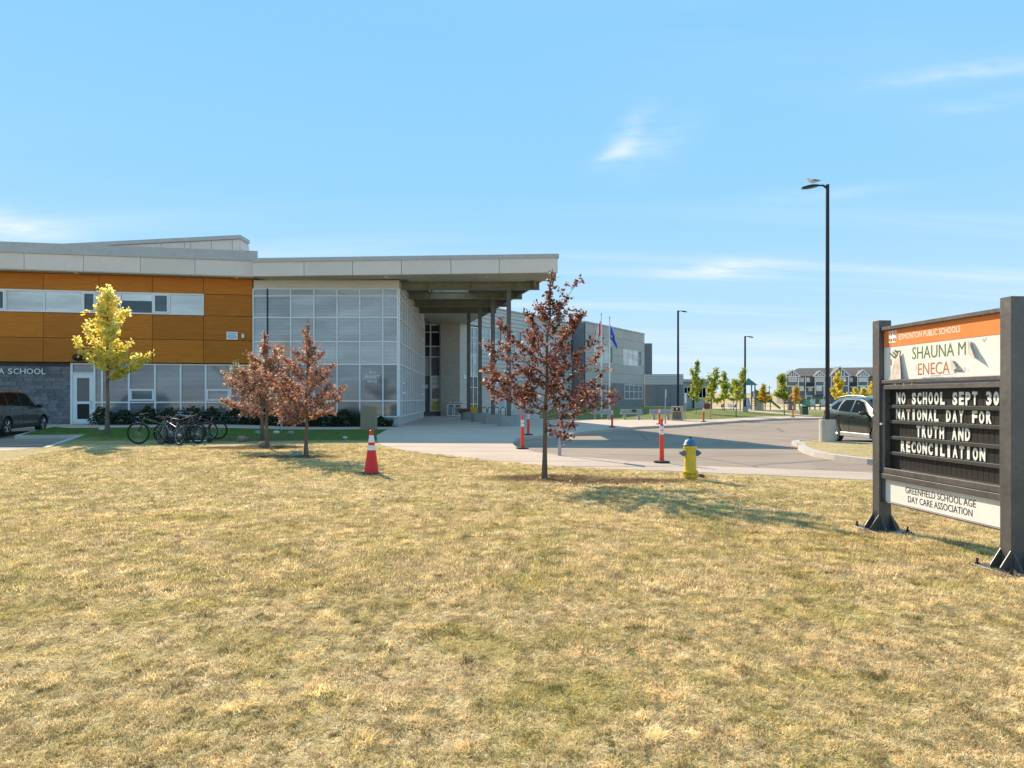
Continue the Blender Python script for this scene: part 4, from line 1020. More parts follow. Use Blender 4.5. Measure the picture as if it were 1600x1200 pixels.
def delineator(loc, label, rz=0):
    r = root('delineator_post', loc, label, 'post', rz, 'orange delineator posts around the drop-off loop')
    mb = MB(); mb.prism([(.20*cos(pi/4*i+pi/8), .20*sin(pi/4*i+pi/8)*.9) for i in range(8)], 0, .045); mb.build('base', M['rubber'], r)
    MB().lathe([(.058, .045), (.050, .80), (.044, .93), (.030, .955), (.026, 1.0), (.035, 1.02), (.035, 1.07), (.022, 1.09)], 18).build('tube', M['redor'], r, smooth=True)
    MB().lathe([(.055, .70), (.054, .795)], 18).build('reflective_band', M['refl'], r, smooth=True)
    MB().lathe([(.0535, .815), (.052, .905)], 18).build('reflective_band', M['refl'], r, smooth=True)
    return r
dl = [((816.5, 701.5), 'orange post at the kerb corner left of the big red tree, nearer one'), ((825.5, 680), 'orange post just behind the kerb corner post, farther from camera'),
      ((1034, 723.5), 'tallest orange post on the front sidewalk left of the hydrant'), ((956.5, 667.8), 'orange post at the kerb before the second bench'),
      ((1030.5, 663), 'orange post at the kerb before the bench nearest the stone bin'), ((1099.5, 659), 'orange post at the kerb right of the stone bin'), ((1239, 652.6), 'small far orange post by the lawn path and green bin')]
for i, (p, lb) in enumerate(dl):
    x, y = G(*p); delineator((x, y, gz(x, y)+.006), lb, random.uniform(0, 3))
# hydrant
x, y = G(1078.5, 749)
hy = root('fire_hydrant', (x, y, 0), 'yellow fire hydrant with blue dome cap on the lawn edge', 'hydrant')
MB().lathe([(.105, -.05), (.105, .06), (.15, .065), (.15, .095), (.115, .10), (.112, .13), (.15, .135), (.15, .165), (.125, .175), (.118, .20), (.112, .60), (.13, .615), (.13, .66)], 24).build('barrel', M['hyel'], hy, smooth=True)
mb = MB()
for i in range(8): a = 2*pi*i/8; mb.lathe([(.014, .055), (.014, .175)], 6, TR(.133*cos(a), .133*sin(a), 0))
mb.build('flange_bolts', M['hyel'], hy)['kind'] = 'stuff'
MB().lathe([(.135, .66), (.135, .685), (.122, .70), (.108, .745), (.075, .785), (.03, .80)], 24).build('dome_cap', M['hblue'], hy, smooth=True)
MB().lathe([(.03, .80), (.022, .805), (.022, .84)], 5).build('operating_nut', M['black'], hy)
for s in (-1, 1):
    MB().lathe([(.062, .10), (.062, .155), (.045, .165), (.045, .18), (.022, .185), (.022, .215)], 16, TR(0, 0, .52) @ Matrix.Rotation(s*pi/2, 4, 'Y')).build('nozzle_cap', M['hgrey'] if s < 0 else M['hblue'], hy, smooth=True)
MB().lathe([(.08, .10), (.08, .15), (.05, .165), (.025, .17), (.025, .20)], 16, TR(0, 0, .47) @ Matrix.Rotation(-pi/2, 4, 'X')).build('pumper_nozzle', M['hyel'], hy, smooth=True)
x, y = G(1094.5, 746); vb_ = root('valve_box', (x, y, 0), 'low brown valve box beside the yellow hydrant', 'valve box')
MB().lathe([(.085, -.02), (.085, .05), (.07, .055)], 14).build('body', mat('rusty_brown', (.10, .04, .03), .9, var=.3), vb_, smooth=True); MB().lathe([(.06, .056), (.055, .066)], 12).build('lid', M['rubber'], vb_)
# lamp posts
def lamp(name, loc, H, label, side=-1, base=.8, arm=.95, r0=.075, extra=None):
    r = root(name, loc, label, 'street lamp', 0, 'black lamp posts round the drop-off loop')
    if base:
        MB().lathe([(.285, -.1), (.285, base-.02), (.27, base)], 28).build('concrete_base', M['bench'] if False else M['kerb'], r, smooth=True)
        for i in range(4): a = pi/4+pi/2*i; MB().lathe([(.018, base), (.018, base+.10)], 6, TR(.15*cos(a), .15*sin(a), 0)).build('anchor_bolt', M['black'], r)
        MB().box(-.19, -.19, base, .19, .19, base+.025).build('foot_plate', M['black'], r)
    MB().lathe([(r0, base), (r0*.82, H)], 14).build('pole', M['black'], r, smooth=True)
    mb = MB(); pts = [(side*.02, 0, H-.12), (side*arm*.18, 0, H-.03), (side*arm*.35, 0, H-.035), (side*arm*.5, 0, H-.06)]
    mb.tube(pts, [.05, .035, .033, .03], 8); mb.build('arm', M['black'], r, smooth=True)
    mb = MB(); n = 9; vs = []; fs = []
    for i in range(n):
        u = i/(n-1); xx = side*(arm*.36+arm*.64*u); zz = H-.04-.075*u-.02*u*u; wd = .13*sin(pi*min(1, .15+u*.75)) if u < .97 else .05; th = .035+.02*sin(pi*u)
        vs += [(xx, -wd, zz-th*.8), (xx, wd, zz-th*.8), (xx, wd*.7, zz+th), (xx, -wd*.7, zz+th)]
    for i in range(n-1):
        for j in range(4): fs.append((i*4+j, i*4+(j+1) % 4, (i+1)*4+(j+1) % 4, (i+1)*4+j))
    fs += [(0, 1, 2, 3), ((n-1)*4+3, (n-1)*4+2, (n-1)*4+1, (n-1)*4)]
    mb.add(vs, fs).build('lamp_head', M['black'], r, smooth=True)
    return r
x, y = G(1293, 690); lamp('street_lamp', (x, y, 0), 9.45, 'tall black lamp post on round concrete base with gull on its arm', -1, .82, .95)
lamp('street_lamp', (259.5*.06, 60, gz(15.6, 60)), 9.8-gz(15.6, 60), 'black lamp post rising behind the stone bin, left of the yellow young trees', 1, 0.0, .85, .11)
lamp('street_lamp', (364.2*.062, 62, 0), 7.6, 'farther slim black lamp post on concrete base before the green-roofed play tower', 1, .75, .8, .10)
# gull on the lamp arm
gl = root('gull', (11.585-.54, 23.53, 9.455), 'white and grey gull perched on the tall lamp arm', 'bird', pi)
mb = MB(); mb.tube([(-.26, 0, .135), (-.17, 0, .12), (-.05, 0, .115), (.06, 0, .135), (.12, 0, .175), (.15, 0, .20)], [.008, .035, .065, .065, .045, .03], 12)
mb.sphere((.165, 0, .222), .04, 12, 8, (1.15, .9, .95)); mb.build('body', M['white'], gl, smooth=True)
mb = MB(); mb.tube([(.20, 0, .22), (.235, 0, .213), (.25, 0, .205)], [.013, .01, .003], 8); mb.build('beak', M['hyel'], gl, smooth=True)
for s in (-1, 1):
    mb = MB(); mb.tube([(.06, s*.05, .14), (-.06, s*.066, .135), (-.2, s*.04, .135), (-.30, s*.012, .14)], [.02, .045, .03, .006], 8); mb.build('wing', mat('gull_grey', (.28, .30, .33), .7), gl, smooth=True)
    MB().tube([(0, s*.025, .07), (.01, s*.025, 0)], .006, 6).build('leg', M['hyel'], gl)
# flag poles
def flagpole(x, y, H, label, kind):
    z = gz(x, y); r = root('flagpole', (x, y, z), label, 'flagpole', 0, 'flagpoles before the grey classroom block'); H -= z
    MB().lathe([(.075, 0), (.04, H)], 12).build('pole', M['white'], r, smooth=True)
    mb = MB(); mb.sphere((0, 0, H+.05), .07, 10, 8); mb.build('finial', M['galv'], r, smooth=True)
    F = root('flag', (x, y, z), {'ca': 'red and white flag hanging limp on the left flagpole', 'ab': 'blue flag hanging limp on the right flagpole'}[kind], 'flag')
    def cloth(u0, u1, n, m):
        nu, nv = 6, 12; vs = []
        for i in range(nu+1):
            for j in range(nv+1):
                u = u0+(u1-u0)*i/nu; v = j/nv
                # hanging: the fly end drops down along the pole in folds
                xx = .05+.80*u*(.55+.45*v)*(1 if kind == 'ca' else .75); yy = .10*sin(u*11+v*2)*u
                zz = H-.5-v*1.15-u*.95
                xx += .05*sin(v*7+u*3)*u
                vs.append(((-xx if kind == 'ca' else xx), yy, zz))
        mb = MB(); mb.add(vs, [(i*(nv+1)+j, i*(nv+1)+j+1, (i+1)*(nv+1)+j+1, (i+1)*(nv+1)+j) for i in range(nu) for j in range(nv)])
        mb.build(n, m, F, smooth=True)
    red = mat('flag_red', (.72, .025, .03), .8); 
    if kind == 'ca': cloth(0, .26, 'red_stripe', red); cloth(.26, .74, 'white_field', M['white']); cloth(.74, 1, 'red_stripe', red)
    else:
        cloth(0, 1, 'blue_field', mat('flag_blue', (.02, .12, .62), .8))
        mb = MB(); mb.box(.10, -.16, H-1.6, .2, -.15, H-1.42); mb.build('crest', M['hyel'], F)
flagpole(139.5*.052, 52, 8.4, 'left white flagpole with a red and white flag', 'ca'); flagpole(152.5*.052, 52, 8.1, 'right white flagpole with a blue flag', 'ab')
# benches
def bench():
    r = root('concrete_bench', (0, 0, 0), '', 'bench', 0, 'concrete benches along the lawn')
    mb = MB(); mb.box(-.82, -.25, .40, .82, .22, .47, c=.012); mb.build('seat', M['bench'], r)
    mb = MB(); mb.box(-.80, .16, .49, .80, .23, .80, c=.012, T=TR(0, 0, 0, -.10)); mb.build('backrest', M['bench'], r)
    for x in (-.52, .52): MB().box(x-.09, -.20, 0, x+.09, .20, .40, c=.012).build('leg', M['bench'], r); MB().box(x-.05, .15, .45, x+.05, .20, .55).build('bracket', M['galv'], r)
    return r
b0 = bench()
bl = [((888, 655.2), 'concrete bench mostly hidden behind the red tree, leftmost of the row'), ((941, 655.5), 'concrete bench between the flagpoles and the red tree foliage'), ((987.5, 655.8), 'concrete bench with a dark plaque on its backrest'), ((1033.5, 656), 'concrete bench closest to the stone litter bin')]
for i, (p, lb) in enumerate(bl):
    x, y = G(p[0], p[1]); o = b0 if i == 0 else dup(b0)
    o.location = (x, y+.2, gz(x, y)+.004); o.rotation_euler = (0, 0, -.10); o['label'] = lb
    if i == 2: q = MB(); q.box(.06, .115, .58, .36, .135, .74); q.build('plaque', M['signdark'], o)
# litter bins of pebbled concrete
def stone_bin(name, loc, w, d, h, label, m, gable=False, hood=True, rz=0):
    r = root(name, loc, label, 'litter bin', rz)
    mb = MB()
    if gable: mb.prism_xz([(-w/2, 0), (w/2, 0), (w/2, h-.09), (w/2-.05, h-.05), (0, h), (-w/2+.05, h-.05), (-w/2, h-.09)], -d/2, d/2); mb.build('shell', m, r)
    else:
        mb.box(-w/2, -d/2, 0, w/2, d/2, h-.08, c=.03); mb.build('shell', m, r); MB().box(-w/2-.02, -d/2-.02, h-.08, w/2+.02, d/2+.02, h, c=.025).build('lid', M['aggp'], r)
        MB().box(-.22, -d/2-.012, h-.34, .22, -d/2+.02, h-.12, c=.01).build('opening', M['dark'], r); MB().box(-.30, -d/2-.010, .12, .30, -d/2+.01, h-.40, c=.01).build('door', mat('brown_bin_door', (.16, .13, .09), .7, var=.2), r)
        MB().sphere((0, -d/2-.01, h-.2), .07, 10, 6).build('bag', M['white'], r, smooth=True)
    return r
x, y = G(574.3, 671.8); stone_bin('litter_bin', (x, y+.3, 0), .72, .6, 1.2, 'tall brown pebbled concrete litter bin beside the glass corner', M['agg'], gable=True)
x, y = G(1060, 657); stone_bin('litter_bin', (x, y+.3, gz(x, y)), .80, .72, 1.02, 'pale pebbled concrete litter bin at the right end of the benches', M['aggp'], rz=-.35)
gb = root('waste_bin', (456.5*.06, 60, 0), 'small dark green waste bin on the lawn beside the path', 'bin'); MB().box(-.28, -.28, 0, .28, .28, .74, c=.03).build('body', mat('dark_green_paint', (.04, .075, .04), .6), gb); MB().box(-.30, -.30, .74, .30, .30, .80, c=.02).build('lid', M['black'], gb)
# sign posts
def post_sign(loc, H, label, plate, m=M['galv'], rz=0, w=.3):
    r = root('sign_post', loc, label, 'sign post', rz)
    MB().box(-.03, -.03, 0, .03, .03, H, c=.005).build('post', m, r); MB().box(-.042, -.042, 0, .042, .042, .30, c=.006).build('sleeve', m, r)
    if plate: MB().box(-w/2, -.045, H-plate, w/2, -.032, H+.02, c=.002).build('plate', M['refl'], r)
    return r
x, y = G(874.4, 711.8); post_sign((x, y, 0), 2.15, 'grey steel sign post on the sidewalk just right of the big red tree trunk', .45, rz=1.3)
x, y = G(1039.6, 662.5); post_sign((x, y, 0), 2.12, 'tall grey sign post before the bench next to the stone bin', .50, rz=1.25, w=.35)
x, y = G(1070.5, 656); post_sign((x, y, gz(x, y)), 1.95, 'short sign post with pale plate right of the stone bin', .70, rz=.9, w=.3)
# planters under the canopy columns
for (cx, cy), w, lb in zip(zip(CX, BY), (1.30, 1.25, 1.2, 1.1), ('low grey concrete planter round the nearest canopy column', 'grey concrete planter round the second canopy column', 'grey concrete planter round the third canopy column', 'dark sided concrete planter with orange flowers round the farthest canopy column')):
    r = root('planter', (cx, cy, .005), lb, 'planter', 0, 'concrete planters at the canopy columns')
    h = .58; t = .1; o = w/2; c_ = .22
    mb = MB(); oct_ = [(-o, -o+c_), (-o+c_, -o), (o-c_, -o), (o, -o+c_), (o, o-c_), (o-c_, o), (-o+c_, o), (-o, o-c_)]
    inn = [(a*(1-t/o), b*(1-t/o)) for a, b in oct_]
    vs = [(a, b, 0) for a, b in oct_]+[(a, b, h) for a, b in oct_]+[(a, b, h) for a, b in inn]+[(a, b, h-.15) for a, b in inn]
    fs = []
    for q in range(3):
        for i in range(8): fs.append((q*8+i, q*8+(i+1) % 8, (q+1)*8+(i+1) % 8, (q+1)*8+i))
    mb.add(vs, fs).build('shell', M['planter'], r)
    MB().prism(inn, h-.2, h-.10).build('soil', mat('potting_soil', (.05, .035, .025), .95), r)
def flower(loc, label, m, n, R):
    r = root('flower_plant', loc, label, 'flowers'); mb = MB(); rr = random.Random(int(loc[0]*100))
    for i in range(n):
        v = Vector((rr.gauss(0, 1), rr.gauss(0, 1), abs(rr.gauss(0, 1)))).normalized()*R*rr.uniform(.7, 1); s_ = .035
        a = Vector((rr.uniform(-1, 1), rr.uniform(-1, 1), rr.uniform(-1, 1))).normalized(); b = a.orthogonal().normalized()
        v.z += .12; mb.add([v+a*s_, v+b*s_, v-a*s_, v-b*s_], [(0, 1, 2, 3)])
    mb.build('blooms', m, r); MB().lathe([(.10, 0), (.14, .16)], 12).build('pot', M['rubber'], r)
flower((-3.75, 46.9, .48), 'orange and rust flowers in the farthest planter by the column', mat('rust_flowers', (.42, .15, .02), .7, var=.5, scale=18), 260, .28)
flower((-3.45, 46.8, .48), 'dark red flowers in the farthest planter close to the bin', mat('dark_red_flowers', (.22, .04, .015), .7, var=.5, scale=18), 220, .25)
r = root('play_bench', (-2.95, 50.5, .004), 'bright yellow bench behind the planters under the canopy', 'bench')
yel = mat('bright_yellow_paint', (.68, .42, .02), .45)
mb = MB(); mb.box(-.62, -.2, .40, .62, .22, .46, c=.01); mb.build('seat', yel, r); mb = MB(); mb.box(-.62, .2, .47, .62, .25, .92, c=.02); mb.build('backrest', yel, r)
for x in (-.5, .5): MB().box(x-.04, -.18, 0, x+.04, .22, .40).build('leg', yel, r)
# recycling bin
r = root('recycling_bin', (-4.98, 55.6, .005), 'pale double recycling bin with printed panels against the brick pier', 'bin')
MB().box(-.64, -.32, .04, .64, .32, 1.10, c=.01).build('cabinet', M['vinylw'], r); MB().box(-.68, -.36, 1.10, .68, .36, 1.20, c=.02).build('top', mat('bin_top', (.30, .30, .32), .5), r)
for x in (-.28, .30):
    pm = mat('printed_panel', (.28, .29, .33), .6, var=.6, scale=9); MB().box(x-.25, -.335, .14, x+.25, -.321, .80).build('printed_panel', pm, r)
    for z in (.22, .38, .54, .70): MB().box(x+.08, -.345, z-.05, x+.2, -.336, z+.05).build('picture', M['vinylw'], r)
    MB().box(x-.2, -.34, .86, x+.2, -.321, .98).build('slot', M['dark'], r)
for x in (-.4, .05, .45): MB().box(x-.14, -.2, 1.2, x+.14, .2, 1.25).build('lid', M['vinylw'], r)
# bike rack at the wing
for i, (px) in enumerate((757, 766, 776, 786)):
    x, y = (px-800)*52.5/1000, 52.5
    r = root('bike_rack', (x, y, .004), 'black loop bike rack behind the planters, '+('closest to the yellow bench', 'second from the yellow bench', 'third from the yellow bench', 'farthest from the yellow bench')[i], 'bike rack', .9, 'bike racks under the canopy')
    MB().tube([(-.3, 0, 0), (-.3, 0, .65), (-.22, 0, .80), (0, 0, .86), (.22, 0, .80), (.3, 0, .65), (.3, 0, 0)], .03, 8).build('loop', M['black'], r, smooth=True)
    for x in (-.3, .3): MB().lathe([(.08, 0), (.08, .012)], 10, TR(x, 0, 0)).build('foot_plate', M['black'], r)

# ------------------------------------------------------------------ trees and shrubs
def leaf_mesh(mb_list, tints, p, size, rr, tint, elong=1.6, droop=0.0):
    d = Vector((rr.gauss(0, 1), rr.gauss(0, 1), rr.gauss(0, .8)-droop)).normalized(); s = d.cross(Vector((rr.gauss(0, 1), rr.gauss(0, 1), rr.gauss(0, 1)))).normalized(); nrm = d.cross(s)
    L = size*elong*.5; W = size*.5; o = len(mb_list[0]); q = nrm*size*.12
    mb_list[0].extend([p, p+d*L+s*W-q, p+d*2*L, p+d*L-s*W-q])
    mb_list[1].extend([(o, o+1, o+2), (o, o+2, o+3)]); tints.extend([tint, tint])
def finish_leaves(name, data, tints, m, parent, label=None):
    me = bpy.data.meshes.new(name); me.from_pydata([tuple(v) for v in data[0]], [], data[1]); me.update()
    at = me.attributes.new('tint', 'FLOAT', 'FACE'); at.data.foreach_set('value', tints)
    me.materials.append(m); o = bpy.data.objects.new(name, me); col.objects.link(o); o.parent = parent; ORG[o.name] = Vector((0, 0, 0))
    return o
def tree(name, loc, label, H, base, wfun, m, nleaf, lsize, tr=.05, seed=1, nb=22, up=(25, 60), lean=(0, 0), group=None, tint=lambda r, z, q: r.random(), bark='bark', gap=.0, extra=(), tw=5, spread=.06, wob=.1):
    """a young tree: leader, side limbs, twigs, and leaves strung along the twigs"""
    rr = random.Random(seed); r = root(name, loc, label, 'tree', 0, group)
    mb = MB(); data = ([], []); tints = []
    K = 9; lead = []
    for i in range(K+1):
        t = i/K; lead.append(Vector((lean[0]*t*t+wob*.3*rr.gauss(0, 1)*t*(1-t), lean[1]*t*t+wob*.3*rr.gauss(0, 1)*t*(1-t), H*t)))
    lead[0].z = -.08
    mb.tube(lead, [tr*(1.35 if i == 0 else 1.0)*(1-.86*i/K)+.004 for i in range(K+1)], 9)
    twigs = []
    def leader(z):
        t = max(0, min(.999, z/H))*K; i = int(t); return lead[i].lerp(lead[i+1], t-i)
    limbs = []
    for i in range(nb):
        u = (i+.5)/nb; z = base+(H*.95-base)*u**1.05
        az = i*2.39996+rr.uniform(-.5, .5); L = wfun(u)*rr.choice((rr.uniform(.4, .75), rr.uniform(.75, 1.2), rr.uniform(.85, 1.25)))
        el = radians(up[0]+(up[1]-up[0])*u+rr.uniform(-9, 9)); limbs.append((z, az, L, el))
    limbs += list(extra)
    for z, az, L, el in limbs:
        p0 = leader(z); k = 6; pts = [p0]; d = Vector((cos(az)*cos(el), sin(az)*cos(el), sin(el)))
        for j in range(k):
            d = (d+Vector((rr.gauss(0, .10), rr.gauss(0, .10), .05+rr.gauss(0, .07)))).normalized(); pts.append(pts[-1]+d*L/k)
        r0 = max(.005, tr*.34*(1-z/H*.7)); mb.tube(pts, [r0*(1-.85*j/k)+.0015 for j in range(k+1)], 5, cap=False)
        for j in range(2, k+1):
            twigs.append((pts[j-1], pts[j], z))
            for q in range(tw if L > .35 else 2):
                td = (d*.6+Vector((rr.gauss(0, 1), rr.gauss(0, 1), rr.gauss(.25, .7))).normalized()).normalized(); tl = min(.55, L*.33)*rr.uniform(.4, 1.1)*(1.15-.5*j/k)
                a = pts[j-1].lerp(pts[j], rr.random()); m_ = a+td*tl*.5; b = a+(td+Vector((0, 0, .15))).normalized()*tl
                if rr.random() < gap: continue
                mb.tube([a, m_, b], [.0035, .0025, .0012], 3, cap=False); twigs.append((a, b, z))
    # the leader's own leaves
    for i in range(10): z = H*(.78+.022*i); twigs.append((leader(z), leader(min(H, z+.03*H)), z))
    clump = [rr.random() for _ in twigs]; cum = []; tot = 0
    for a, b, z in twigs: tot += (b-a).length; cum.append(tot)
    for i in range(nleaf):
        q = min(len(twigs)-1, bisect.bisect(cum, rr.random()*tot)); a, b, z = twigs[q]
        if clump[q] < .16: continue
        p = a.lerp(b, rr.random()**.7)+Vector((rr.gauss(0, spread*.5), rr.gauss(0, spread*.5), rr.gauss(0, spread*.4)))
        leaf_mesh(data, tints, p, lsize*rr.uniform(.6, 1.25), rr, max(0, min(1, tint(rr, p.z/H, clump[q]))))
    mb.build('trunk', M[bark], r, smooth=True)
    finish_leaves('crown', data, tints, m, r)
    return r
rt = lambda r, z, q: .10+.55*q*.7+r.gauss(.12, .17)
# the big red tree
x, y = G(850.5, 748)
oval = lambda a, b: (lambda u: (a if u < .35 else a+(b-a)*((u-.35)/.65)**.8))
tree('red_tree', (x, y, 0), 'largest purple red young tree, standing on the lawn before the sidewalk', 4.15, 1.1, oval(1.35, .16), M['leafr'], 7600, .052, .048, 17, 18, (18, 56), (.16, .0), 'purple red young trees on the lawn', rt,
     extra=[(1.22, 0.05, 1.6, radians(10)), (1.32, .5, 1.4, radians(14)), (1.42, 6.1, 1.4, radians(18)), (1.25, 3.3, 1.4, radians(15)), (1.35, 2.7, 1.35, radians(14)), (1.5, 2.95, 1.45, radians(19)), (1.65, 3.5, 1.4, radians(20)), (1.9, 3.3, 1.35, radians(24)), (2.0, 2.8, 1.25, radians(30)), (2.25, 3.1, 1.3, radians(36)), (1.7, .15, 1.4, radians(30)), (1.9, 5.9, 1.3, radians(34)), (2.2, .1, 1.45, radians(44)), (2.45, .3, 1.2, radians(48)), (2.95, .15, 1.15, radians(66)), (1.05, .1, .62, radians(-14)), (1.0, 5.9, .5, radians(-26))], gap=.5, wob=.3)
x, y = G(478.5, 713.5)
tree('red_tree', (x, y, 0), 'faded red young tree on the lawn left of the traffic cone', 3.75, .95, oval(1.12, .10), M['leafr2'], 6400, .054, .052, 28, 20, (12, 56), (.05, 0), 'purple red young trees on the lawn', lambda r, z, q: .12+.5*q*.7+r.gauss(.22, .18),
     extra=[(.98, 3.2, 1.0, radians(8)), (1.0, .1, 1.05, radians(14)), (1.2, .3, 1.15, radians(26)), (1.25, 6.0, 1.1, radians(20)), (.95, 3.0, .7, radians(-12)), (1.35, 3.4, 1.05, radians(20)), (1.5, 2.8, 1.1, radians(28)), (1.6, .1, 1.15, radians(36)), (1.8, .5, .9, radians(40)), (1.7, 3.1, 1.0, radians(30)), (2.0, 3.3, .85, radians(34)), (1.1, 5.0, .9, radians(10))], gap=.3, wob=.25)
x, y = G(417.5, 701)
tree('red_tree', (x, y, 0), 'pale red young tree on the lawn, its trunk close left of the faded one', 3.72, 1.0, oval(1.35, .12), M['leafr2'], 7200, .060, .056, 33, 20, (12, 58), (-.1, 0), 'purple red young trees on the lawn', lambda r, z, q: .14+.5*q*.7+r.gauss(.28, .18),
     extra=[(1.1, 3.0, 1.45, radians(16)), (1.3, 3.3, 1.45, radians(22)), (1.5, 2.85, 1.35, radians(28)), (1.05, .2, 1.3, radians(12)), (1.3, 0, 1.3, radians(24)), (1.6, .3, 1.15, radians(32)), (1.8, 3.1, 1.1, radians(36)), (1.9, 6.1, 1.0, radians(38)), (1.0, 4.2, .9, radians(4)), (2.2, 3.0, .8, radians(44))], gap=.25, wob=.25)
x, y = G(410, 687)
tree('olive_tree', (x, y, gz(x, y)), 'olive tan young tree half hidden behind the pale red tree', 3.2, 1.15, lambda u: 1.65*(1-u)**.8+.12, M['leafo'], 4200, .065, .075, 5, 18, (18, 55), (-.25, 0), None, lambda r, z, q: .25+.5*q+r.gauss(.1, .2), extra=[(1.3, pi, 2.0, radians(28)), (1.5, 2.9, 2.0, radians(35))])
x, y = G(440, 671.5)
tree('sapling', (x, y, 0), 'slim sapling trunk by the walkway behind the red trees', 2.7, 1.4, lambda u: .7*(1-u)+.1, M['leafo'], 900, .07, .05, 6, 9, (30, 60), bark='galv')
x, y = G(168, 672)
yz = gz(-20.2, 31)
yz = gz(-16.43, 26.0)
tree('yellow_tree', (-16.43, 26.0, yz), 'bright yellow young tree before the white school door', 6.1, 2.25, lambda u: (1.15*(1-u)**.5 if u > .2 else 1.1)*(.8+.2*sin(u*9))+.1, M['leafy'], 5600, .096, .078, 14, 30, (22, 54), (.0, 0), None, lambda r, z, q: max(.0, .5+.5*(z-.36))+.35*q+r.gauss(.02, .16), extra=[(2.7, 3.2, 1.9, radians(20)), (2.4, .1, 1.8, radians(18)), (2.2, .3, 1.6, radians(14)), (4.1, 1.4, 1.6, radians(75)), (4.2, 2.4, 1.45, radians(76)), (3.0, 3.0, 1.6, radians(40)), (3.4, .2, 1.3, radians(50)), (3.6, 5.9, 1.3, radians(34)), (3.9, 3.4, 1.25, radians(38)), (4.4, .4, 1.0, radians(44)), (4.5, 3.0, .95, radians(46))], gap=.42, tw=5, spread=.10, wob=.2)
# young trees along the far path
ft = lambda r, z, q: .25+.45*q+r.gauss(.05, .16)+.25*(.5-z)
far = [((1087.5, 650), 4.75, 1.0, 'yellow_green_tree', 'pale yellow green young tree at the corner of the low wing', (.1, 0), 'leafg', 2600, 1.05), ((1110, 655), 3.9, 1.2, 'yellow_green_tree', 'young tree leaning right, first right of the portable classroom', (.55, 0), 'leafg', 1900, .85),
       ((1131.5, 648), 3.75, 1.0, 'yellow_green_tree', 'bushy young tree midway between the portable classroom and slim lamp post', (0, 0), 'leafg', 2000, .95), ((1150, 652.5), 4.0, 1.3, 'yellow_green_tree', 'strongly leaning young tree just left of the slim lamp post', (.75, 0), 'leafg', 1500, .75),
       ((1146, 640), 4.2, 1.0, 'yellow_green_tree', 'darker bushy young tree behind the leaning one', (.1, 0), 'leafg', 1900, 1.5), ((1193, 642), 3.3, 1.1, 'orange_yellow_tree', 'small orange yellow tree right of the play tower', (0, 0), 'leafyo', 1300, .85),
       ((1225.5, 650), 3.75, 1.2, 'yellow_green_tree', 'green young tree at the left end of the townhouses', (-.3, 0), 'leafg', 2400, .95), ((1243, 641), 3.2, 1.0, 'orange_yellow_tree', 'orange tinged young tree beside the red play canopy', (0, 0), 'leafyo', 1100, .8),
       ((1309, 640), 5.2, 1.1, 'yellow_tree', 'full yellow green tree behind the tall lamp post', (0, 0), 'leafy', 3400, 1.45), ((1336, 637.5), 3.2, 1.0, 'yellow_tree', 'low yellow tree above the dark vehicle, left one', (0, 0), 'leafy', 1500, 1.0),
       ((1350, 637.5), 3.3, 1.0, 'yellow_tree', 'low yellow tree above the dark vehicle, right one', (0, 0), 'leafy', 1500, 1.0), ((1362, 637), 4.3, 1.0, 'yellow_tree', 'yellow tree partly hidden behind the grey school sign post', (0, 0), 'leafy', 1500, 1.1)]
for i, (p, H, b, nm, lb, ln, m_, nl, w_) in enumerate(far):
    x, y = G(*p); tree(nm, (x, y, gz(x, y)), lb, H, b, lambda u, w_=w_: w_*(1-u)**.6*(.55+.45*sin(min(1, u*3+.3)*pi/2))+.1, M[m_], nl, .11 if y < 65 else .14, .04, 40+i, 15, (25, 62), ln, 'young trees along the far path', ft, 'bark_pale' if i in (0, 1) else 'bark', tw=4, spread=.16)
# shrubs in the bed along the building
def shrub(loc, label, w, h, n, m, seed, blades=False):
    r = root('shrub', loc, label, 'shrub', 0, 'dark shrubs along the school wall'); rr = random.Random(seed); data = ([], []); tints = []; mb = MB()
    for i in range(9):
        a = rr.uniform(0, 2*pi); e = Vector((cos(a)*w*.42*rr.random(), sin(a)*w*.3*rr.random(), h*rr.uniform(.5, .85))); mb.tube([(e.x*.15, e.y*.15, -.03), e*.6, e], [.012, .008, .003], 4, cap=False)
    for i in range(n):
        a = rr.uniform(0, 2*pi); q = rr.random()**.5; zz = h*rr.random(); k = (1-(zz/h)**2.2)**.5+.1
        p = Vector((cos(a)*q*w*.5*k, sin(a)*q*w*.36*k, zz*(.8+.3*noise.noise((loc[0]+cos(a)*q*2, 1, a))+.15)))
        if blades:
            d = Vector((cos(a)*.35*q, sin(a)*.35*q, 1)).normalized(); s = d.orthogonal().normalized()*.012; o = len(data[0]); L = h*rr.uniform(.5, 1.1); b = Vector((cos(a)*q*w*.2, sin(a)*q*w*.2, 0))
            data[0].extend([b-s, b+s, b+d*L]); data[1].append((o, o+1, o+2)); tints.append(rr.random())
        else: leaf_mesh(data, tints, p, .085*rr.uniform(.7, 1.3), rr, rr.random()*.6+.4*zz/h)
    mb.build('stems', M['bark'], r); finish_leaves('foliage', data, tints, M['shrub'], r)
words = ['beside the white door', 'with a low spreading crown near the yellow tree', 'behind the first bicycle wheel', 'behind the middle of the bicycles', 'tallest one behind the bicycle saddles', 'right of the bicycles', 'left of the olive tree trunk', 'behind the olive tree trunk', 'behind the sapling', 'between the two red trunks', 'right of the faded red trunk', 'with upright blades', 'in the middle of the tall glass wall', 'left of the stone litter bin', 'closest to the stone bin']
sx = [-22.0, -21.0, -19.8, -18.7, -17.6, -16.6, -15.5, -14.5, -13.6, -12.7, -11.9, -11.0, -10.2, -9.4, -8.7]
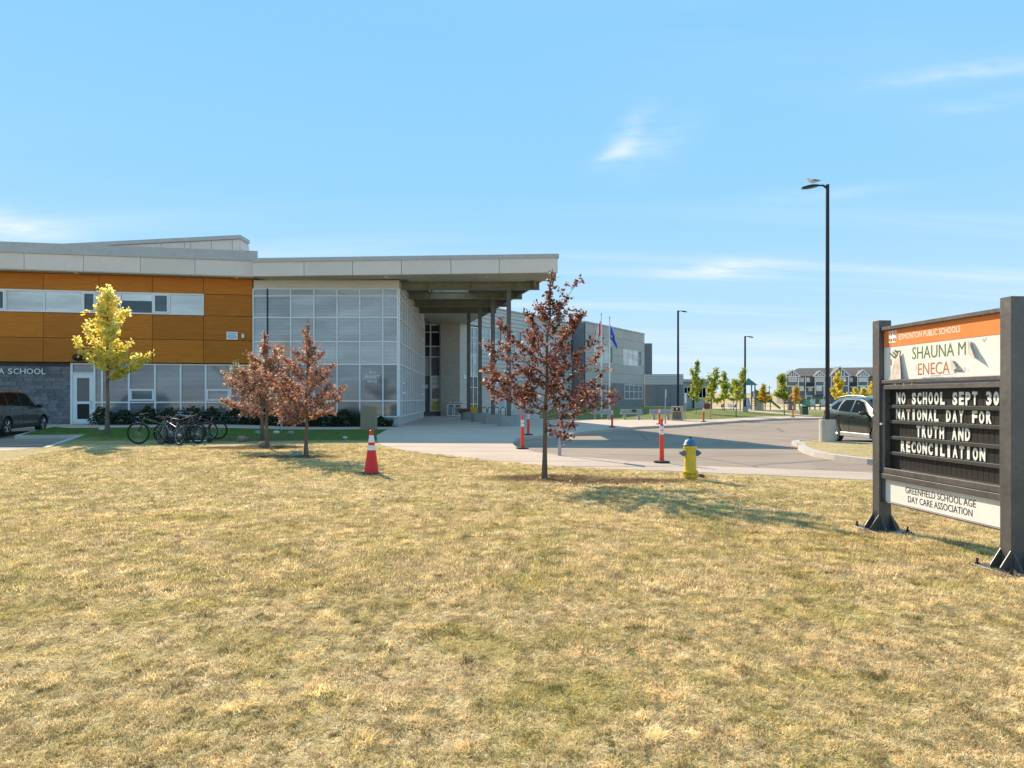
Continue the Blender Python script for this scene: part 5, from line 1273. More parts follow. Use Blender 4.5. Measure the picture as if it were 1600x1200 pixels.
for i, (x, wd) in enumerate(zip(sx, words)):
    yy = 35.75 if x > -14 else 34.35+(x+22)*.19
    shrub((x, yy, gz(x, yy)), 'dark green shrub against the school wall '+wd, 1.35, random.uniform(.72, 1.0)*(1.0 if i != 4 else 1.25), 620, M['shrub'], i, i >= 9 and i % 3 == 2)
for i, (px, lb) in enumerate(((595, 'small dark shrub right of the stone litter bin'), (608, 'small spiky shrub at the foot of the glass corner'))):
    x = (px-800)*.0358; shrub((x, 35.8, 0), lb, .8, .55, 330, M['shrub'], 77+i, i == 1)

# stones
def rock(p, s, label, m, seed, z=0):
    bm = bmesh.new(); bmesh.ops.create_icosphere(bm, subdivisions=3, radius=1)
    for v in bm.verts:
        k = 1+.28*noise.noise(v.co*1.3+Vector((seed*7, 0, 0)))+.08*noise.noise(v.co*4+Vector((seed, 3, 0))); v.co = Vector((v.co.x*s*k, v.co.y*s*.8*k, v.co.z*s*.62*k))
    mb = MB(); mb.bm(bm); x, y = G(*p); o = mb.build('rock', m, smooth=True, ang=60); o.location = (x, y, gz(x, y)-s*.22); tag(o, label, 'rock', 'stones round the tree beds')
for p, s, lb, k in [((379, 690), .19, 'brown stone on the dry lawn left of the red trees', 'rock'), ((412.5, 698), .17, 'tan stone leaning at the foot of the pale red tree', 'rock'), ((463, 714), .15, 'greenish grey stone left of the faded red trunk', 'rockg'), ((403, 678.5), .15, 'dark stone in the soil behind the olive tree', 'rockg'), ((432, 678.5), .15, 'pale stone in the soil right of the olive trunk', 'rockw'), ((455, 678.5), .15, 'grey stone in the shaded soil, rightmost of three', 'rockg'), ((539, 686), .10, 'small white stone in the green shaded grass', 'rockw'), ((158.5, 679), .13, 'white stone at the foot of the yellow tree', 'rockw')]:
    rock(p, s, lb, M[k], s*31+p[0])

# ------------------------------------------------------------------ bicycles and scooter by the shaded grass
def bike(loc, rz, label, fm, R=.36, seat=.92, bar_=1.02, fat=.024, tilt=0.0, white=False):
    """front wheel towards local -x"""
    r = root('bicycle', loc, label, 'bicycle', rz, 'bicycles parked on the lawn by the school'); r.rotation_euler = (tilt, 0, rz)
    rear = Vector((.52, 0, R)); front = Vector((-.56, 0, R)); bb = Vector((.10, 0, R-.05)); st = Vector((.27, 0, seat-.22)); hd = Vector((-.36, 0, bar_-.18)); hb = Vector((-.40, 0, bar_-.32))
    mb = MB()
    mb.tube([bb, st], .018, 8); mb.tube([st-Vector((.02, 0, .04)), hd], .019, 8); mb.tube([bb, hb], .022, 8); mb.tube([hd+Vector((.0, 0, .03)), hb-Vector((.01, 0, .03))], .022, 8)
    for s in (-1, 1):
        o = Vector((0, s*.055, 0)); mb.tube([bb+o*.6, rear+o], .011, 6); mb.tube([st+o*.3, rear+o], .009, 6)
    mb.build('frame', fm, r, smooth=True)
    mb = MB()
    for s in (-1, 1): mb.tube([hb+Vector((0, s*.05, -.02)), hb+Vector((-.05, s*.055, -.12)), front+Vector((0, s*.055, 0))], .015, 8)
    mb.build('fork', M['black'] if not white else M['galv'], r, smooth=True)
    mb = MB(); mb.tube([hd, hd+Vector((-.02, 0, .10)), hd+Vector((-.07, 0, .13))], .014, 8); c = hd+Vector((-.07, 0, .14))
    mb.tube([c+Vector((.07, -.30, .01)), c+Vector((.02, -.16, .0)), c, c+Vector((.02, .16, .0)), c+Vector((.07, .30, .01))], .013, 8); mb.build('handlebar', M['black'], r, smooth=True)
    for s in (-1, 1): MB().tube([c+Vector((.05, s*.22, .008)), c+Vector((.07, s*.31, .01))], .019, 8).build('grip', M['rubber'], r, smooth=True)
    mb = MB(); mb.tube([st, st+(st-bb).normalized()*.16], .013, 8); mb.build('seat_post', M['galv'], r, smooth=True)
    sp_ = st+(st-bb).normalized()*.17; mb = MB()
    mb.add([(sp_.x-.15, -.02, sp_.z+.01), (sp_.x-.15, .02, sp_.z+.01), (sp_.x+.02, .04, sp_.z+.03), (sp_.x+.12, .075, sp_.z+.05), (sp_.x+.12, -.075, sp_.z+.05), (sp_.x+.02, -.04, sp_.z+.03)]+[(sp_.x-.14, -.015, sp_.z-.02), (sp_.x-.14, .015, sp_.z-.02), (sp_.x+.02, .03, sp_.z-.015), (sp_.x+.11, .06, sp_.z+.0), (sp_.x+.11, -.06, sp_.z+.0), (sp_.x+.02, -.03, sp_.z-.015)],
           [(0, 5, 4, 3, 2, 1), (6, 7, 8, 9, 10, 11)]+[(i, (i+1) % 6, 6+(i+1) % 6, 6+i) for i in range(6)]); mb.build('saddle', M['rubber'], r, smooth=True)
    for nm, p in (('wheel', front), ('wheel', rear)):
        T = Matrix.Translation(p) @ Matrix.Rotation(pi/2, 4, 'X')
        w = MB().torus(R-fat, fat, 32, 8, T).build(nm, M['rubber'], r, smooth=True)
        MB().torus(R-fat*2.1, .011, 32, 6, T).build('rim', M['galv'] if white else M['black'], w, smooth=True)
        mb = MB()
        for k in range(20):
            a = 2*pi*k/20; s = .03 if k % 2 else -.03; mb.tube([T @ Vector((.02*cos(a+.5), .02*sin(a+.5), s)), T @ Vector(((R-fat*2.1)*cos(a), (R-fat*2.1)*sin(a), 0))], .0016, 3, cap=False)
        q = mb.build('spokes', M['galv'], w); q['kind'] = 'stuff'
        MB().lathe([(.022, -.05), (.03, -.03), (.03, .03), (.022, .05)], 10, T).build('hub', M['galv'], w, smooth=True)
        MB().torus(.075, .004, 20, 4, T @ Matrix.Translation((0, 0, .035))).build('brake_disc', M['galv'], w)
    T = Matrix.Translation(bb) @ Matrix.Rotation(pi/2, 4, 'X')
    mb = MB(); mb.torus(.085, .006, 24, 4, T @ Matrix.Translation((0, 0, .05))); mb.tube([bb+Vector((0, -.06, 0)), bb+Vector((.06, -.07, -.16))], .011, 6); mb.tube([bb+Vector((0, .06, 0)), bb+Vector((-.06, .07, .16))], .011, 6); mb.build('crank', M['black'], r)
    for q, s in ((Vector((.06, -.11, -.16)), 1), (Vector((-.06, .11, .16)), 1)): MB().box(q.x-.05, q.y-.04, q.z-.012, q.x+.05, q.y+.04, q.z+.012, c=.004, T=TR(*bb)).build('pedal', M['rubber'], r)
    MB().tube([bb+Vector((.12, -.05, -.02)), Vector((.22, -.20, .01))], .008, 6).build('kickstand', M['black'], r)
    return r
def gat(px, y): return ((px-800)*y/1000, y, gz((px-800)*y/1000, y))
bk = [mat('green_black_paint', (.03, .10, .02), .35, var=.3), mat('blue_grey_paint', (.12, .16, .22), .35, var=.2), mat('gloss_black_paint', (.015, .015, .017), .3), mat('silver_paint', (.40, .42, .44), .35, .4), mat('dark_red_paint', (.14, .02, .02), .4)]
bike(gat(243, 22.3), .10, 'green and black mountain bicycle with large front wheel, leftmost and nearest', bk[0], .385, .95, 1.08, .028, .06)
bike(gat(266, 22.0), -.55, 'blue grey bicycle jammed against the green one', bk[1], .33, .86, .98, .026, -.10, True)
bike(gat(280, 22.9), 3.3, 'black bicycle in the middle of the cluster', bk[2], .36, 1.0, 1.1, .026, .08)
bike(gat(299, 23.5), .35, 'black bicycle with bright spokes in its rear wheel, right of the cluster', bk[2], .38, 1.02, 1.12, .028, .05, True)
bike(gat(318, 24.7), .15, 'dark red bicycle farthest back at the right end', bk[4], .36, .95, 1.05, .026, -.05)
bike(gat(289, 24.2), -.25, 'silver framed bicycle with the highest saddle', bk[3], .37, 1.18, 1.14, .026, .03)
bike(gat(275, 23.3), -.9, 'small black bicycle turned half away behind the blue grey one', bk[2], .31, .84, .95, .027, .12)
bike(gat(290, 22.6), 2.8, 'black bicycle leaning into the silver framed one', bk[2], .34, .92, 1.02, .027, -.14)
sc_ = root('kick_scooter', gat(311, 22.9), 'white decked kick scooter lying before the bicycles', 'scooter', .12)
MB().box(-.32, -.065, .06, .26, .065, .085, c=.01).build('deck', M['white'], sc_)
for x in (-.40, .36): MB().torus(.065, .028, 18, 8, Matrix.Translation((x, 0, .09)) @ Matrix.Rotation(pi/2, 4, 'X')).build('wheel', M['rubber'], sc_, smooth=True)
MB().tube([(.26, 0, .08), (.36, 0, .10)], .02, 6).build('rear_fork', M['black'], sc_)
mb = MB(); mb.tube([(-.40, 0, .1), (-.34, .02, .22), (-.1, .16, .30), (.12, .26, .33)], .018, 8); mb.build('stem', M['black'], sc_, smooth=True)
MB().tube([(.10, .12, .34), (.14, .40, .33)], .014, 8).build('handlebar', M['black'], sc_, smooth=True)

# ------------------------------------------------------------------ vehicles
def lerpk(keys, x):
    for (a, va), (b, vb) in zip(keys, keys[1:]):
        if x <= b:
            t = (x-a)/(b-a) if b > a else 0; return va+(vb-va)*max(0, min(1, t))
    return keys[-1][1]
def car(name, loc, rz, label, paint, L, W, H, wb, fo, spec):
    """x runs from the nose (0) to the tail (L); local -y is the car's right flank seen with the nose at +x after turning"""
    r = root(name, loc, label, 'car', rz)
    hw = W/2; R = spec['R']; xf = fo; xr = fo+wb
    top, belt, roofw = spec['top'], spec['belt'], spec['roofw']
    sill = .28
    xs = sorted(set([round(L*i/44, 3) for i in range(45)]+[round(c+R*1.17*cos(pi*k/14), 3) for c in (xf, xr) for k in range(15)]+[p[0] for p in top]))
    xs = [x for x in xs if 0 <= x <= L]
    def arch(x):
        z = sill
        for c in (xf, xr):
            d = abs(x-c)
            if d < R*1.17: z = max(z, R+sqrt(max(0, (R*1.17)**2-d*d))*.98)
        return z
    def plan(x):   # nose and tail taper in plan
        t = min(x/.55, (L-x)/.40, 1); return hw*(.80+.20*sin(max(0, t)*pi/2))
    def sec(x):
        p = plan(x); zb = max(arch(x), lerpk(spec['under'], x)); zt = lerpk(top, x); ze = min(lerpk(belt, x), zt-.04); rw = lerpk(roofw, x)*p/hw
        zm = max(zb+.02, .62)
        zm = min(zm, ze-.02)
        return [(p*.955, zb), (p*1.0, max(zb+.01, min(zm, ze-.05))), (p*.985, (zm+ze)/2+.02), (p*.93, ze), (rw*1.0+.035, zt-.075 if zt-ze > .12 else zt-.018), (rw*.90, zt-.015), (rw*.45, zt+.012), (0, zt+.02)]
    S = [sec(x) for x in xs]; k = len(S[0]); vs = []; fs = []
    for side in (-1, 1):
        o = len(vs)
        for x, s in zip(xs, S): vs += [(x, side*a, b) for a, b in s]
        for i in range(len(xs)-1):
            for j in range(k-1):
                f = (o+i*k+j, o+(i+1)*k+j, o+(i+1)*k+j+1, o+i*k+j+1); fs.append(f if side < 0 else f[::-1])
        for e, i in ((0, 0), (1, len(xs)-1)): fs.append(tuple(o+i*k+j for j in range(k)))
    mb = MB(); mb.add(vs, fs); body = mb.build('body', paint, r, smooth=True, ang=28)
    def flank(x, t, side, off=.006):
        """a point on the side glass: t=0 belt line, 1 roof rail"""
        s = sec(x); a = s[3]; b = s[4]; y = a[0]+(b[0]-a[0])*t; z = a[1]+(b[1]-a[1])*t
        return (x, side*(y+off), z)
    for side in (-1, 1):
        if spec.get('band'):
            x0, x1 = spec['band']; n = 20; vs_ = []
            for i in range(n+1):
                x = x0+(x1-x0)*i/n; lo = .04; hi = .97 if x > spec['windows'][0][2][0] else .05+.92*(x-x0)/(spec['windows'][0][2][0]-x0)
                if x > x1-.3: hi = .97-.5*(x-x1+.3)/.3
                vs_ += [flank(x, lo, side, .003), flank(x, hi, side, .003)]
            MB().add(vs_, [(2*i, 2*i+2, 2*i+3, 2*i+1) for i in range(n)]).build('window_trim', M['plastic'], r, smooth=True)
        for pts in spec['windows']:
            out = []
            for (xa, ta), (xb, tb) in zip(pts, pts[1:]+pts[:1]):
                n = max(1, int(abs(xb-xa)/.12))
                for q in range(n): u = q/n; out.append(flank(xa+(xb-xa)*u, ta+(tb-ta)*u, side))
            c = Vector((0, 0, 0))
            for p in out: c += Vector(p)
            c /= len(out); c = Vector(flank(c.x, .5, side))
            MB().add(out+[tuple(c)], [(i, (i+1) % len(out), len(out)) for i in range(len(out))]).build('side_window', M['carglass'], r, smooth=True)
        g = MB()     # door seams, handles, sill cladding
        for xd in spec['seams']:
            g.tube([(xd, side*(sec(xd)[q][0]+.002), sec(xd)[q][1]) for q in (0, 1, 2, 3)], .004, 4, cap=False)
        g.build('door_seams', M['rubber'], r)['kind'] = 'stuff'
        for xd in spec['handles']:
            s = sec(xd); z = s[3][1]-.10; y = s[2][0]; MB().box(xd-.09, side*(y+.0), z-.012, xd+.09, side*(y+.035), z+.012, c=.006).build('door_handle', spec.get('hm', paint), r)
        cl = MB(); x0, x1 = xf+R*1.15, xr-R*1.15
        cl.box(x0, side*(hw*.93), .24, x1, side*(hw*1.005), .40, c=.02); cl.build('sill_trim', spec['trim'], r)
        for c in (xf, xr):
            a = MB(); pts = [(c+R*1.17*cos(q), side*(hw*.985), R+R*1.15*sin(q)) for q in [pi*i/16 for i in range(17)]]; a.tube(pts, .018, 6, cap=False); a.build('arch_trim', spec['archm'], r, smooth=True)
            w = MB().box(c-R*1.1, side*(hw-.42), .25, c+R*1.1, side*(hw-.20), R*2.05).build('wheel_well', M['dark'], r)
            T = Matrix.Translation((c, side*(hw-.115), R)) @ Matrix.Rotation(side*-pi/2 if False else (pi/2 if side < 0 else -pi/2), 4, 'X')
            wt = MB().lathe([(R*.62, -.10), (R*.94, -.105), (R, -.08), (R, .06), (R*.96, .095), (R*.66, .10)], 36, T).build('wheel', M['rubber'], r, smooth=True)
            rm = MB(); rm.lathe([(R*.60, -.02), (R*.66, .085), (R*.66, .105), (R*.60, .10), (R*.57, .02), (R*.2, .02)], 30, T)
            rm.build('rim', M['alloy'], wt, smooth=True)
            sk_ = MB()
            for q in range(5):
                a = 2*pi*q/5+.3
                for d in (-.14, .14): sk_.tube([T @ Vector((R*.10*cos(a), R*.10*sin(a), .085)), T @ Vector((R*.62*cos(a+d), R*.62*sin(a+d), .088))], .026*R/.35, 5)
            sk_.lathe([(R*.17, .05), (R*.17, .095), (R*.1, .10)], 12, T); sk_.build('spokes', M['alloy'], wt, smooth=True)
        m_ = MB(); xm = spec['mirror']; s = sec(xm); mb_ = MB(); mb_.sphere((xm, side*(s[3][0]+.16), s[3][1]+.06), .10, 14, 8, (.75, 1.15, .8)); mb_.tube([(xm, side*(s[3][0]-.01), s[3][1]+.01), (xm, side*(s[3][0]+.09), s[3][1]+.03)], .03, 6); mb_.build('mirror', spec['mirm'], r, smooth=True)
    # glass front and back: strips just off the body
    def strip(nm, xa, xb, ya, m):
        n = 8; q = 8; vs = []; fs = []
        for i in range(n+1):
            x = xa+(xb-xa)*i/n; s = sec(x); wmax = s[5][0]*.98 if True else 0
            for j in range(q+1):
                u = -1+2*j/q; y = wmax*u; z = s[5][1]+(s[7][1]-s[5][1])*(1-abs(u))
                vs.append((x, y, z+.014))
        for i in range(n):
            for j in range(q): fs.append((i*(q+1)+j, (i+1)*(q+1)+j, (i+1)*(q+1)+j+1, i*(q+1)+j+1))
        MB().add(vs, fs).build(nm, m, r, smooth=True)
    strip('windscreen', spec['ws'][0], spec['ws'][1], 0, M['carglass'])
    strip('rear_window', spec['rw'][0], spec['rw'][1], 0, M['carglass'])
    for side in (-1, 1):
        y = plan(.12)*.70; z = spec['lampz']; h_ = MB(); h_.sphere((.22, side*y*1.02, z), .2, 14, 8, (1.0, .85, .38)); h_.build('headlight', M['lens'], r, smooth=True)
        t = MB(); y = plan(L-.12)*.90; t.box(L-.17, side*(y-.16), spec['tailz']-.16, L-.0, side*(y+.035), spec['tailz']+.16, c=.04); t.build('tail_light', M['taill'], r)
        if spec.get('rails'):
            xa, xb = spec['rails']; pts = [(xa, side*(sec(xa)[4][0]-.02), sec(xa)[7][1]-.05)]+[(xa+(xb-xa)*q/8, side*(sec(xa+(xb-xa)*q/8)[4][0]-.03), sec(xa+(xb-xa)*q/8)[7][1]+.03) for q in range(9)]+[(xb+.02, side*(sec(xb)[4][0]-.02), sec(xb)[7][1]-.05)]
            MB().tube(pts, .017, 8).build('roof_rail', M['galv'], r, smooth=True)
    fr = MB(); fr.box(-.03, -hw*.62, .25, .12, hw*.62, .52, c=.05); fr.build('front_bumper', spec['trim'], r); fr = MB(); fr.box(L-.12, -hw*.84, .30, L+.05, hw*.84, .60, c=.06); fr.build('rear_bumper', spec['trim'] if not spec.get('bp') else paint, r)
    gr = MB(); gr.box(-.015, -.42, .62, .08, .42, .80, c=.02); gr.build('grille', M['dark'], r)
    MB().box(.3, -hw*.8, .22, L-.3, hw*.8, .34).build('underbody', M['dark'], r)
    return r
M['carglass'] = m_glass('car_glass', (.010, .011, .012), 0.0, rough=.08, spec=.07); M['alloy'] = mat('alloy_wheel', (.50, .51, .53), .3, .8); M['lens'] = mat('lamp_lens', (.6, .62, .64), .15, .2); M['taill'] = mat('tail_red', (.30, .01, .01), .2)
M['vangrey'] = mat('grey_car_paint', (.115, .112, .112), .30, .35, var=.04, coat=.8); M['suvgreen'] = mat('dark_green_car_paint', (.022, .034, .026), .25, .35, var=.04, coat=1.0)
M['plastic'] = mat('dark_plastic', (.035, .035, .037), .6)
van = dict(R=.345, top=[(0, .72), (.12, .92), (.5, 1.02), (1.0, 1.12), (1.12, 1.16), (1.85, 1.66), (2.15, 1.72), (3.2, 1.75), (4.4, 1.71), (4.66, 1.63), (4.80, 1.15), (4.88, .85)], belt=[(0, .70), (1.15, 1.02), (2, 1.06), (4.88, 1.14)],
    roofw=[(0, .70), (1.1, .77), (1.95, .65), (4.4, .63), (4.88, .70)], under=[(0, .34), (.35, .28), (4.4, .28), (4.88, .42)],
    windows=[[(1.38, .08), (1.52, .42), (1.92, .90), (2.62, .95), (2.62, .06)], [(2.70, .06), (2.70, .95), (3.62, .94), (3.62, .08)], [(3.70, .08), (3.70, .94), (4.36, .88), (4.52, .30), (4.45, .10)]], seams=[1.40, 2.66, 3.66], handles=[2.48, 3.50], mirror=1.55, ws=(1.14, 1.82), rw=(4.63, 4.79), lampz=.80, tailz=1.0, hm=M['galv'], trim=M['plastic'], archm=M['plastic'], mirm=M['black'], rails=(2.3, 4.3), band=(1.33, 4.60))
# flank nearest the camera is the right one: heading away, a little left
hv = Vector((-.235, .972)); rear_w = Vector((-20.85, 26.35))
rzv = atan2(-hv.y, -hv.x)   # local +x points from nose to tail
L_, W_ = 4.88, 1.84; wb_, fo_ = 2.89, .95
side_n = Vector((hv.y, -hv.x))    # towards the right flank
rc = rear_w - side_n*(W_/2-.02)
VS = 1.07
nose = rc + hv*(fo_+wb_)*VS
van_z = -.10+gz(-21, 27.8)
vr = car('parked_car', (nose.x, nose.y, van_z), rzv, 'dark grey crossover car parked before the grey block wall', M['vangrey'], L_, W_, 1.72, wb_, fo_, van)
dz_ = gz(-21.3, 29.2)-gz(-20.6, 26.4); vr.scale = (VS, VS, VS)
suv = dict(R=.36, top=[(0, .74), (.10, .94), (.5, 1.05), (1.05, 1.12), (1.20, 1.16), (1.98, 1.60), (2.35, 1.67), (3.2, 1.68), (3.95, 1.61), (4.22, 1.52), (4.52, 1.10), (4.66, .80)], belt=[(0, .72), (1.1, 1.02), (2, 1.07), (3.6, 1.13), (4.66, 1.20)],
    roofw=[(0, .70), (1.1, .76), (2.0, .60), (4.0, .56), (4.66, .66)], under=[(0, .34), (.35, .28), (4.2, .28), (4.66, .45)],
    windows=[[(1.48, .08), (1.66, .42), (2.08, .88), (2.58, .94), (2.58, .06)], [(2.68, .06), (2.68, .94), (3.30, .93), (3.46, .55), (3.46, .08)], [(3.56, .10), (3.56, .88), (3.80, .84), (4.10, .40), (3.95, .18)]], seams=[1.42, 2.63, 3.52], handles=[2.46, 3.36], mirror=1.62, ws=(1.22, 1.95), rw=(4.24, 4.50), lampz=.84, tailz=1.02, trim=M['plastic'], archm=M['plastic'], mirm=M['suvgreen'], rails=(2.05, 4.0), bp=True)
suv['trim'] = M['galv']
sv_ = car('parked_car', (13.98, 21.85, -.13), radians(92.0), 'dark green sport utility car parked behind the tall lamp post and sign', M['suvgreen'], 4.66, 1.84, 1.68, 2.70, .92, suv)

sv_.scale = (1.05, 1.05, 1.06)

# ------------------------------------------------------------------ playground
def pl(px, y, z=0.0): return ((px-800)*y/1000, y, z)
gn = mat('play_green', (.04, .22, .05), .5); gd = mat('play_dark_green', (.03, .10, .06), .5); gpost = mat('play_post', (.13, .15, .13), .5); tan_ = mat('play_tan', (.46, .36, .25), .6); teal = mat('play_roof', (.07, .17, .17), .5); pgrey = mat('play_grey', (.38, .41, .45), .5)
pt = root('play_tower', pl(1168, 84), 'play tower with teal peaked roof, grey slide and green bridge', 'play structure')
for x in (-.75, .75):
    for y in (-.6, .6): MB().box(x-.06, y-.06, 0, x+.06, y+.06, 3.35).build('post', gpost, pt)
MB().add([(-1.0, -.9, 3.3), (1.0, -.9, 3.3), (1.0, .9, 3.3), (-1.0, .9, 3.3), (0, -.2, 4.25), (0, .2, 4.25)], [(0, 1, 4), (1, 2, 5, 4), (2, 3, 5), (3, 0, 4, 5), (0, 3, 2, 1)]).build('roof', teal, pt)
MB().box(-.8, -.7, 1.55, .8, .7, 1.65).build('deck', gpost, pt)
mb = MB()
for i in range(9): mb.box(.84, -.62+i*.15, 1.7, .88, -.56+i*.15, 2.5)
mb.add([(-.8, -.75, 1.6), (-.1, -.75, 1.6), (-.35, -2.2, .2), (-1.05, -2.2, .2), (-.8, -.75, 1.75), (-.1, -.75, 1.75), (-.35, -2.2, .38), (-1.05, -2.2, .38)], [(0, 1, 2, 3), (0, 4, 7, 3), (1, 5, 6, 2)]); mb.build('slide', pgrey, pt)
br_ = MB(); br_.add([(.85, -.5, 1.7), (2.2, -.5, .95), (2.2, -.5, 2.1), (.85, -.5, 2.75), (.85, -.44, 1.7), (2.2, -.44, .95), (2.2, -.44, 2.1), (.85, -.44, 2.75)], [(0, 1, 2, 3), (7, 6, 5, 4), (3, 2, 6, 7), (0, 4, 5, 1), (1, 5, 6, 2), (0, 3, 7, 4)]); br_.build('bridge_side', gn, pt)
MB().tube([(.85, -.5, 1.6), (2.25, -.5, .9)], .07, 6).build('bridge_rail', M['black'], pt)
MB().box(.95, -.3, .0, 1.9, -.2, 1.5).build('climbing_wall', tan_, pt)
mb = MB(); 
for z in (.3, .6, .9, 1.2): MB().tube([(.25, -.68, z), (.7, -.68, z)], .03, 6).build('rung', gpost, pt)
sl_ = root('play_slide', pl(1206, 86), 'low play platform with dark green slide right of the tower', 'play structure')
for x in (-.9, -.2): MB().box(x-.05, -.05, 0, x+.05, .05, 1.6).build('post', mat('play_brown_post', (.16, .09, .06), .6), sl_)
MB().box(-1.0, -.4, 1.0, -.1, .4, 1.1).build('deck', gpost, sl_); MB().box(-1.0, -.42, 1.1, -.1, -.38, 1.7).build('panel', gd, sl_)
MB().add([(-.1, -.3, 1.1), (1.05, -.3, .15), (1.05, .3, .15), (-.1, .3, 1.1), (-.1, -.3, 1.3), (1.05, -.3, .33), (1.05, .3, .33), (-.1, .3, 1.3)], [(0, 1, 2, 3), (0, 1, 5, 4), (3, 2, 6, 7)]).build('slide', gd, sl_)
rc_ = root('shade_canopy', pl(1241, 88), 'red square shade canopy on a post by the playground', 'canopy')
MB().tube([(0, 0, 0), (0, 0, 2.1)], .06, 8).build('post', M['galv'], rc_)
MB().add([(-1.1, -1, 1.75), (1.1, -1, 1.75), (1.1, 1, 1.75), (-1.1, 1, 1.75), (0, 0, 2.35)], [(0, 1, 4), (1, 2, 4), (2, 3, 4), (3, 0, 4)]).build('cover', mat('canopy_red', (.42, .05, .025), .7), rc_)
cf = root('climber', pl(1271, 88), 'long green climbing frame with black and white panels', 'play structure')
for x in (-1.9, -1.2, -.5, .2, .9, 1.7): MB().box(x-.06, -.06, 0, x+.06, .06, 1.5+.25*sin(x*3)).build('post', gn, cf)
MB().box(-1.95, -.05, 1.35, 1.75, .05, 1.5).build('top_rail', gn, cf); MB().box(-1.95, -.5, .40, 1.75, .5, .5).build('deck', gd, cf)
MB().box(-1.15, -.1, .5, -.55, -.06, 1.3).build('panel', mat('green_sheet', (.10, .33, .20), .5), cf)
bwm = mat('black_white_print', (.45, .40, .42), .6, var=.9, scale=5)
for x in (-.15, 1.3): MB().box(x-.36, -.12, .45, x+.36, -.07, 1.45).build('printed_panel', bwm, cf)
for i, (px, y, lb, m_) in enumerate(((1106, 88, 'red play panel beyond the portable classroom', mat('play_red', (.42, .05, .03), .6)), (1236, 84, 'grey brown utility box beside the red canopy', mat('utility_box', (.20, .17, .15), .7)))):
    r = root('play_toy' if i == 0 else 'utility_box', pl(px, y), lb, 'play toy' if i == 0 else 'box'); MB().box(-.42, -.25, .08, .42, .25, .85, c=.03).build('panel' if i == 0 else 'cabinet', m_, r); MB().box(-.38, -.2, 0, .38, .2, .09).build('base', M['black'], r)
def springer(px, y, lb, m_):
    r = root('spring_rider', pl(px, y), lb, 'play toy', random.uniform(0, 3)); mb = MB(); mb.tube([(.08*cos(t*2.2), .08*sin(t*2.2), .02*t) for t in range(16)], .012, 5); mb.build('spring', M['black'], r)
    mb = MB(); mb.prism_xz([(-.35, .35), (.3, .35), (.45, .75), (.2, .85), (.05, .6), (-.2, .62), (-.4, .8)], -.06, .06); mb.build('body', m_, r); MB().box(-.12, -.14, .58, .12, .14, .63, c=.02).build('seat', M['white'], r)
springer(1129, 86, 'red spring rider in the sand, left of the pair', mat('rider_red', (.30, .06, .05), .6)); springer(1142, 85, 'pale spring rider in the sand, right of the pair', M['refl']); springer(1146.5, 86, 'dark spring rider just behind the pale one', gpost)
springer(1258, 84, 'small spring rider below the climbing frame', gd)

# ------------------------------------------------------------------ townhouses far behind the playground
TA = atan2(-13, 62); TO = (84.5, 199); FT = frame(TO, TA)
TH = root('townhouse_row', (TO[0]+30, TO[1]-5, 0), 'long row of grey three storey townhouses with white half timbered gables', 'townhouses', in_world=True)
def stw(px): return onwall(px, TO, TA)
def ztw(py, s):
    p = FT @ Vector((s, 0, 0)); return 1.6+(622-py)*p.y/1000
TL = 62
twall = MB(FT).box(0, 0, -.2, TL, 11, 8.35).build('wall', mat('dark_grey_siding', (.15, .15, .165), .7, var=.08), TH)
MB(FT).add([(-.6, -.7, 8.3), (TL+.6, -.7, 8.3), (TL+.6, 11.7, 8.3), (-.6, 11.7, 8.3), (5.5, 5.5, 11.1), (TL-5.5, 5.5, 11.3)], [(0, 1, 5, 4), (1, 2, 5), (2, 3, 4, 5), (3, 0, 4), (0, 3, 2, 1)]).build('roof', M['shingle'], TH)
wt = mat('white_trim', (.72, .72, .71), .6); gl_ = M['glassW']
def gable(pa, pb, pk, overh=1.0):
    a, b = stw(pa), stw(pb); c = (a+b)/2; z0 = 8.1; zk = ztw(pk, c)
    g = MB(FT).prism_xz([(a, z0), (b, z0), (c, zk)], -1.1, 3).build('gable', twall.data.materials[0], TH)
    t = MB(FT); rf_ = MB(FT)
    for p, q in (((a-.3, z0-.1), (c, zk+.1)), ((b+.3, z0-.1), (c, zk+.1))):
        P, Q = Vector((p[0], -1.2, p[1])), Vector((q[0], -1.2, q[1])); U3 = Vector((0, 0, .42)); D3 = Vector((0, .16, 0))
        t.add([P, Q, Q+U3, P+U3, P+D3, Q+D3, Q+U3+D3, P+U3+D3], [(0, 1, 2, 3), (7, 6, 5, 4), (3, 2, 6, 7), (0, 4, 5, 1), (0, 3, 7, 4), (1, 5, 6, 2)])
        rf_.add([P+D3+U3*.6, Q+D3+U3*.6, Q+Vector((0, 6, .25)), P+Vector((0, 6, .25))], [(0, 1, 2, 3)])
    rf_.build('gable_roof', M['shingle'], g)
    t.build('gable_trim', wt, g)
    for q in (.28, .42, .58, .72):
        x = a+(b-a)*q; zt = z0+(zk-z0)*(1-abs(q-.5)*2); MB(FT).box(x-.13, -1.2, z0, x+.13, -1.11, zt-.1).build('timber', wt, g)
    MB(FT).box(a, -1.22, z0-.05, b, -1.12, z0+.25).build('beam', wt, g)
    bay = MB(FT).box(a+.25, -1.0, 2.6, b-.25, 0, z0).build('bay', twall.data.materials[0], TH)
    for x in (a+.25, b-.25): MB(FT).box(x-.14, -1.06, 2.6, x+.14, -1.0, z0).build('corner_trim', wt, bay)
    MB(FT).box(a+.4, -1.06, 5.2, b-.4, -1.0, 5.45).build('band_trim', wt, bay)
    return a, b
for g in ((1226, 1247.5, 580), (1271, 1287.5, 581.5), (1296, 1325.5, 574.5), (1337, 1355.5, 580), (1372, 1398, 575), (1408, 1424, 580)): gable(*g)
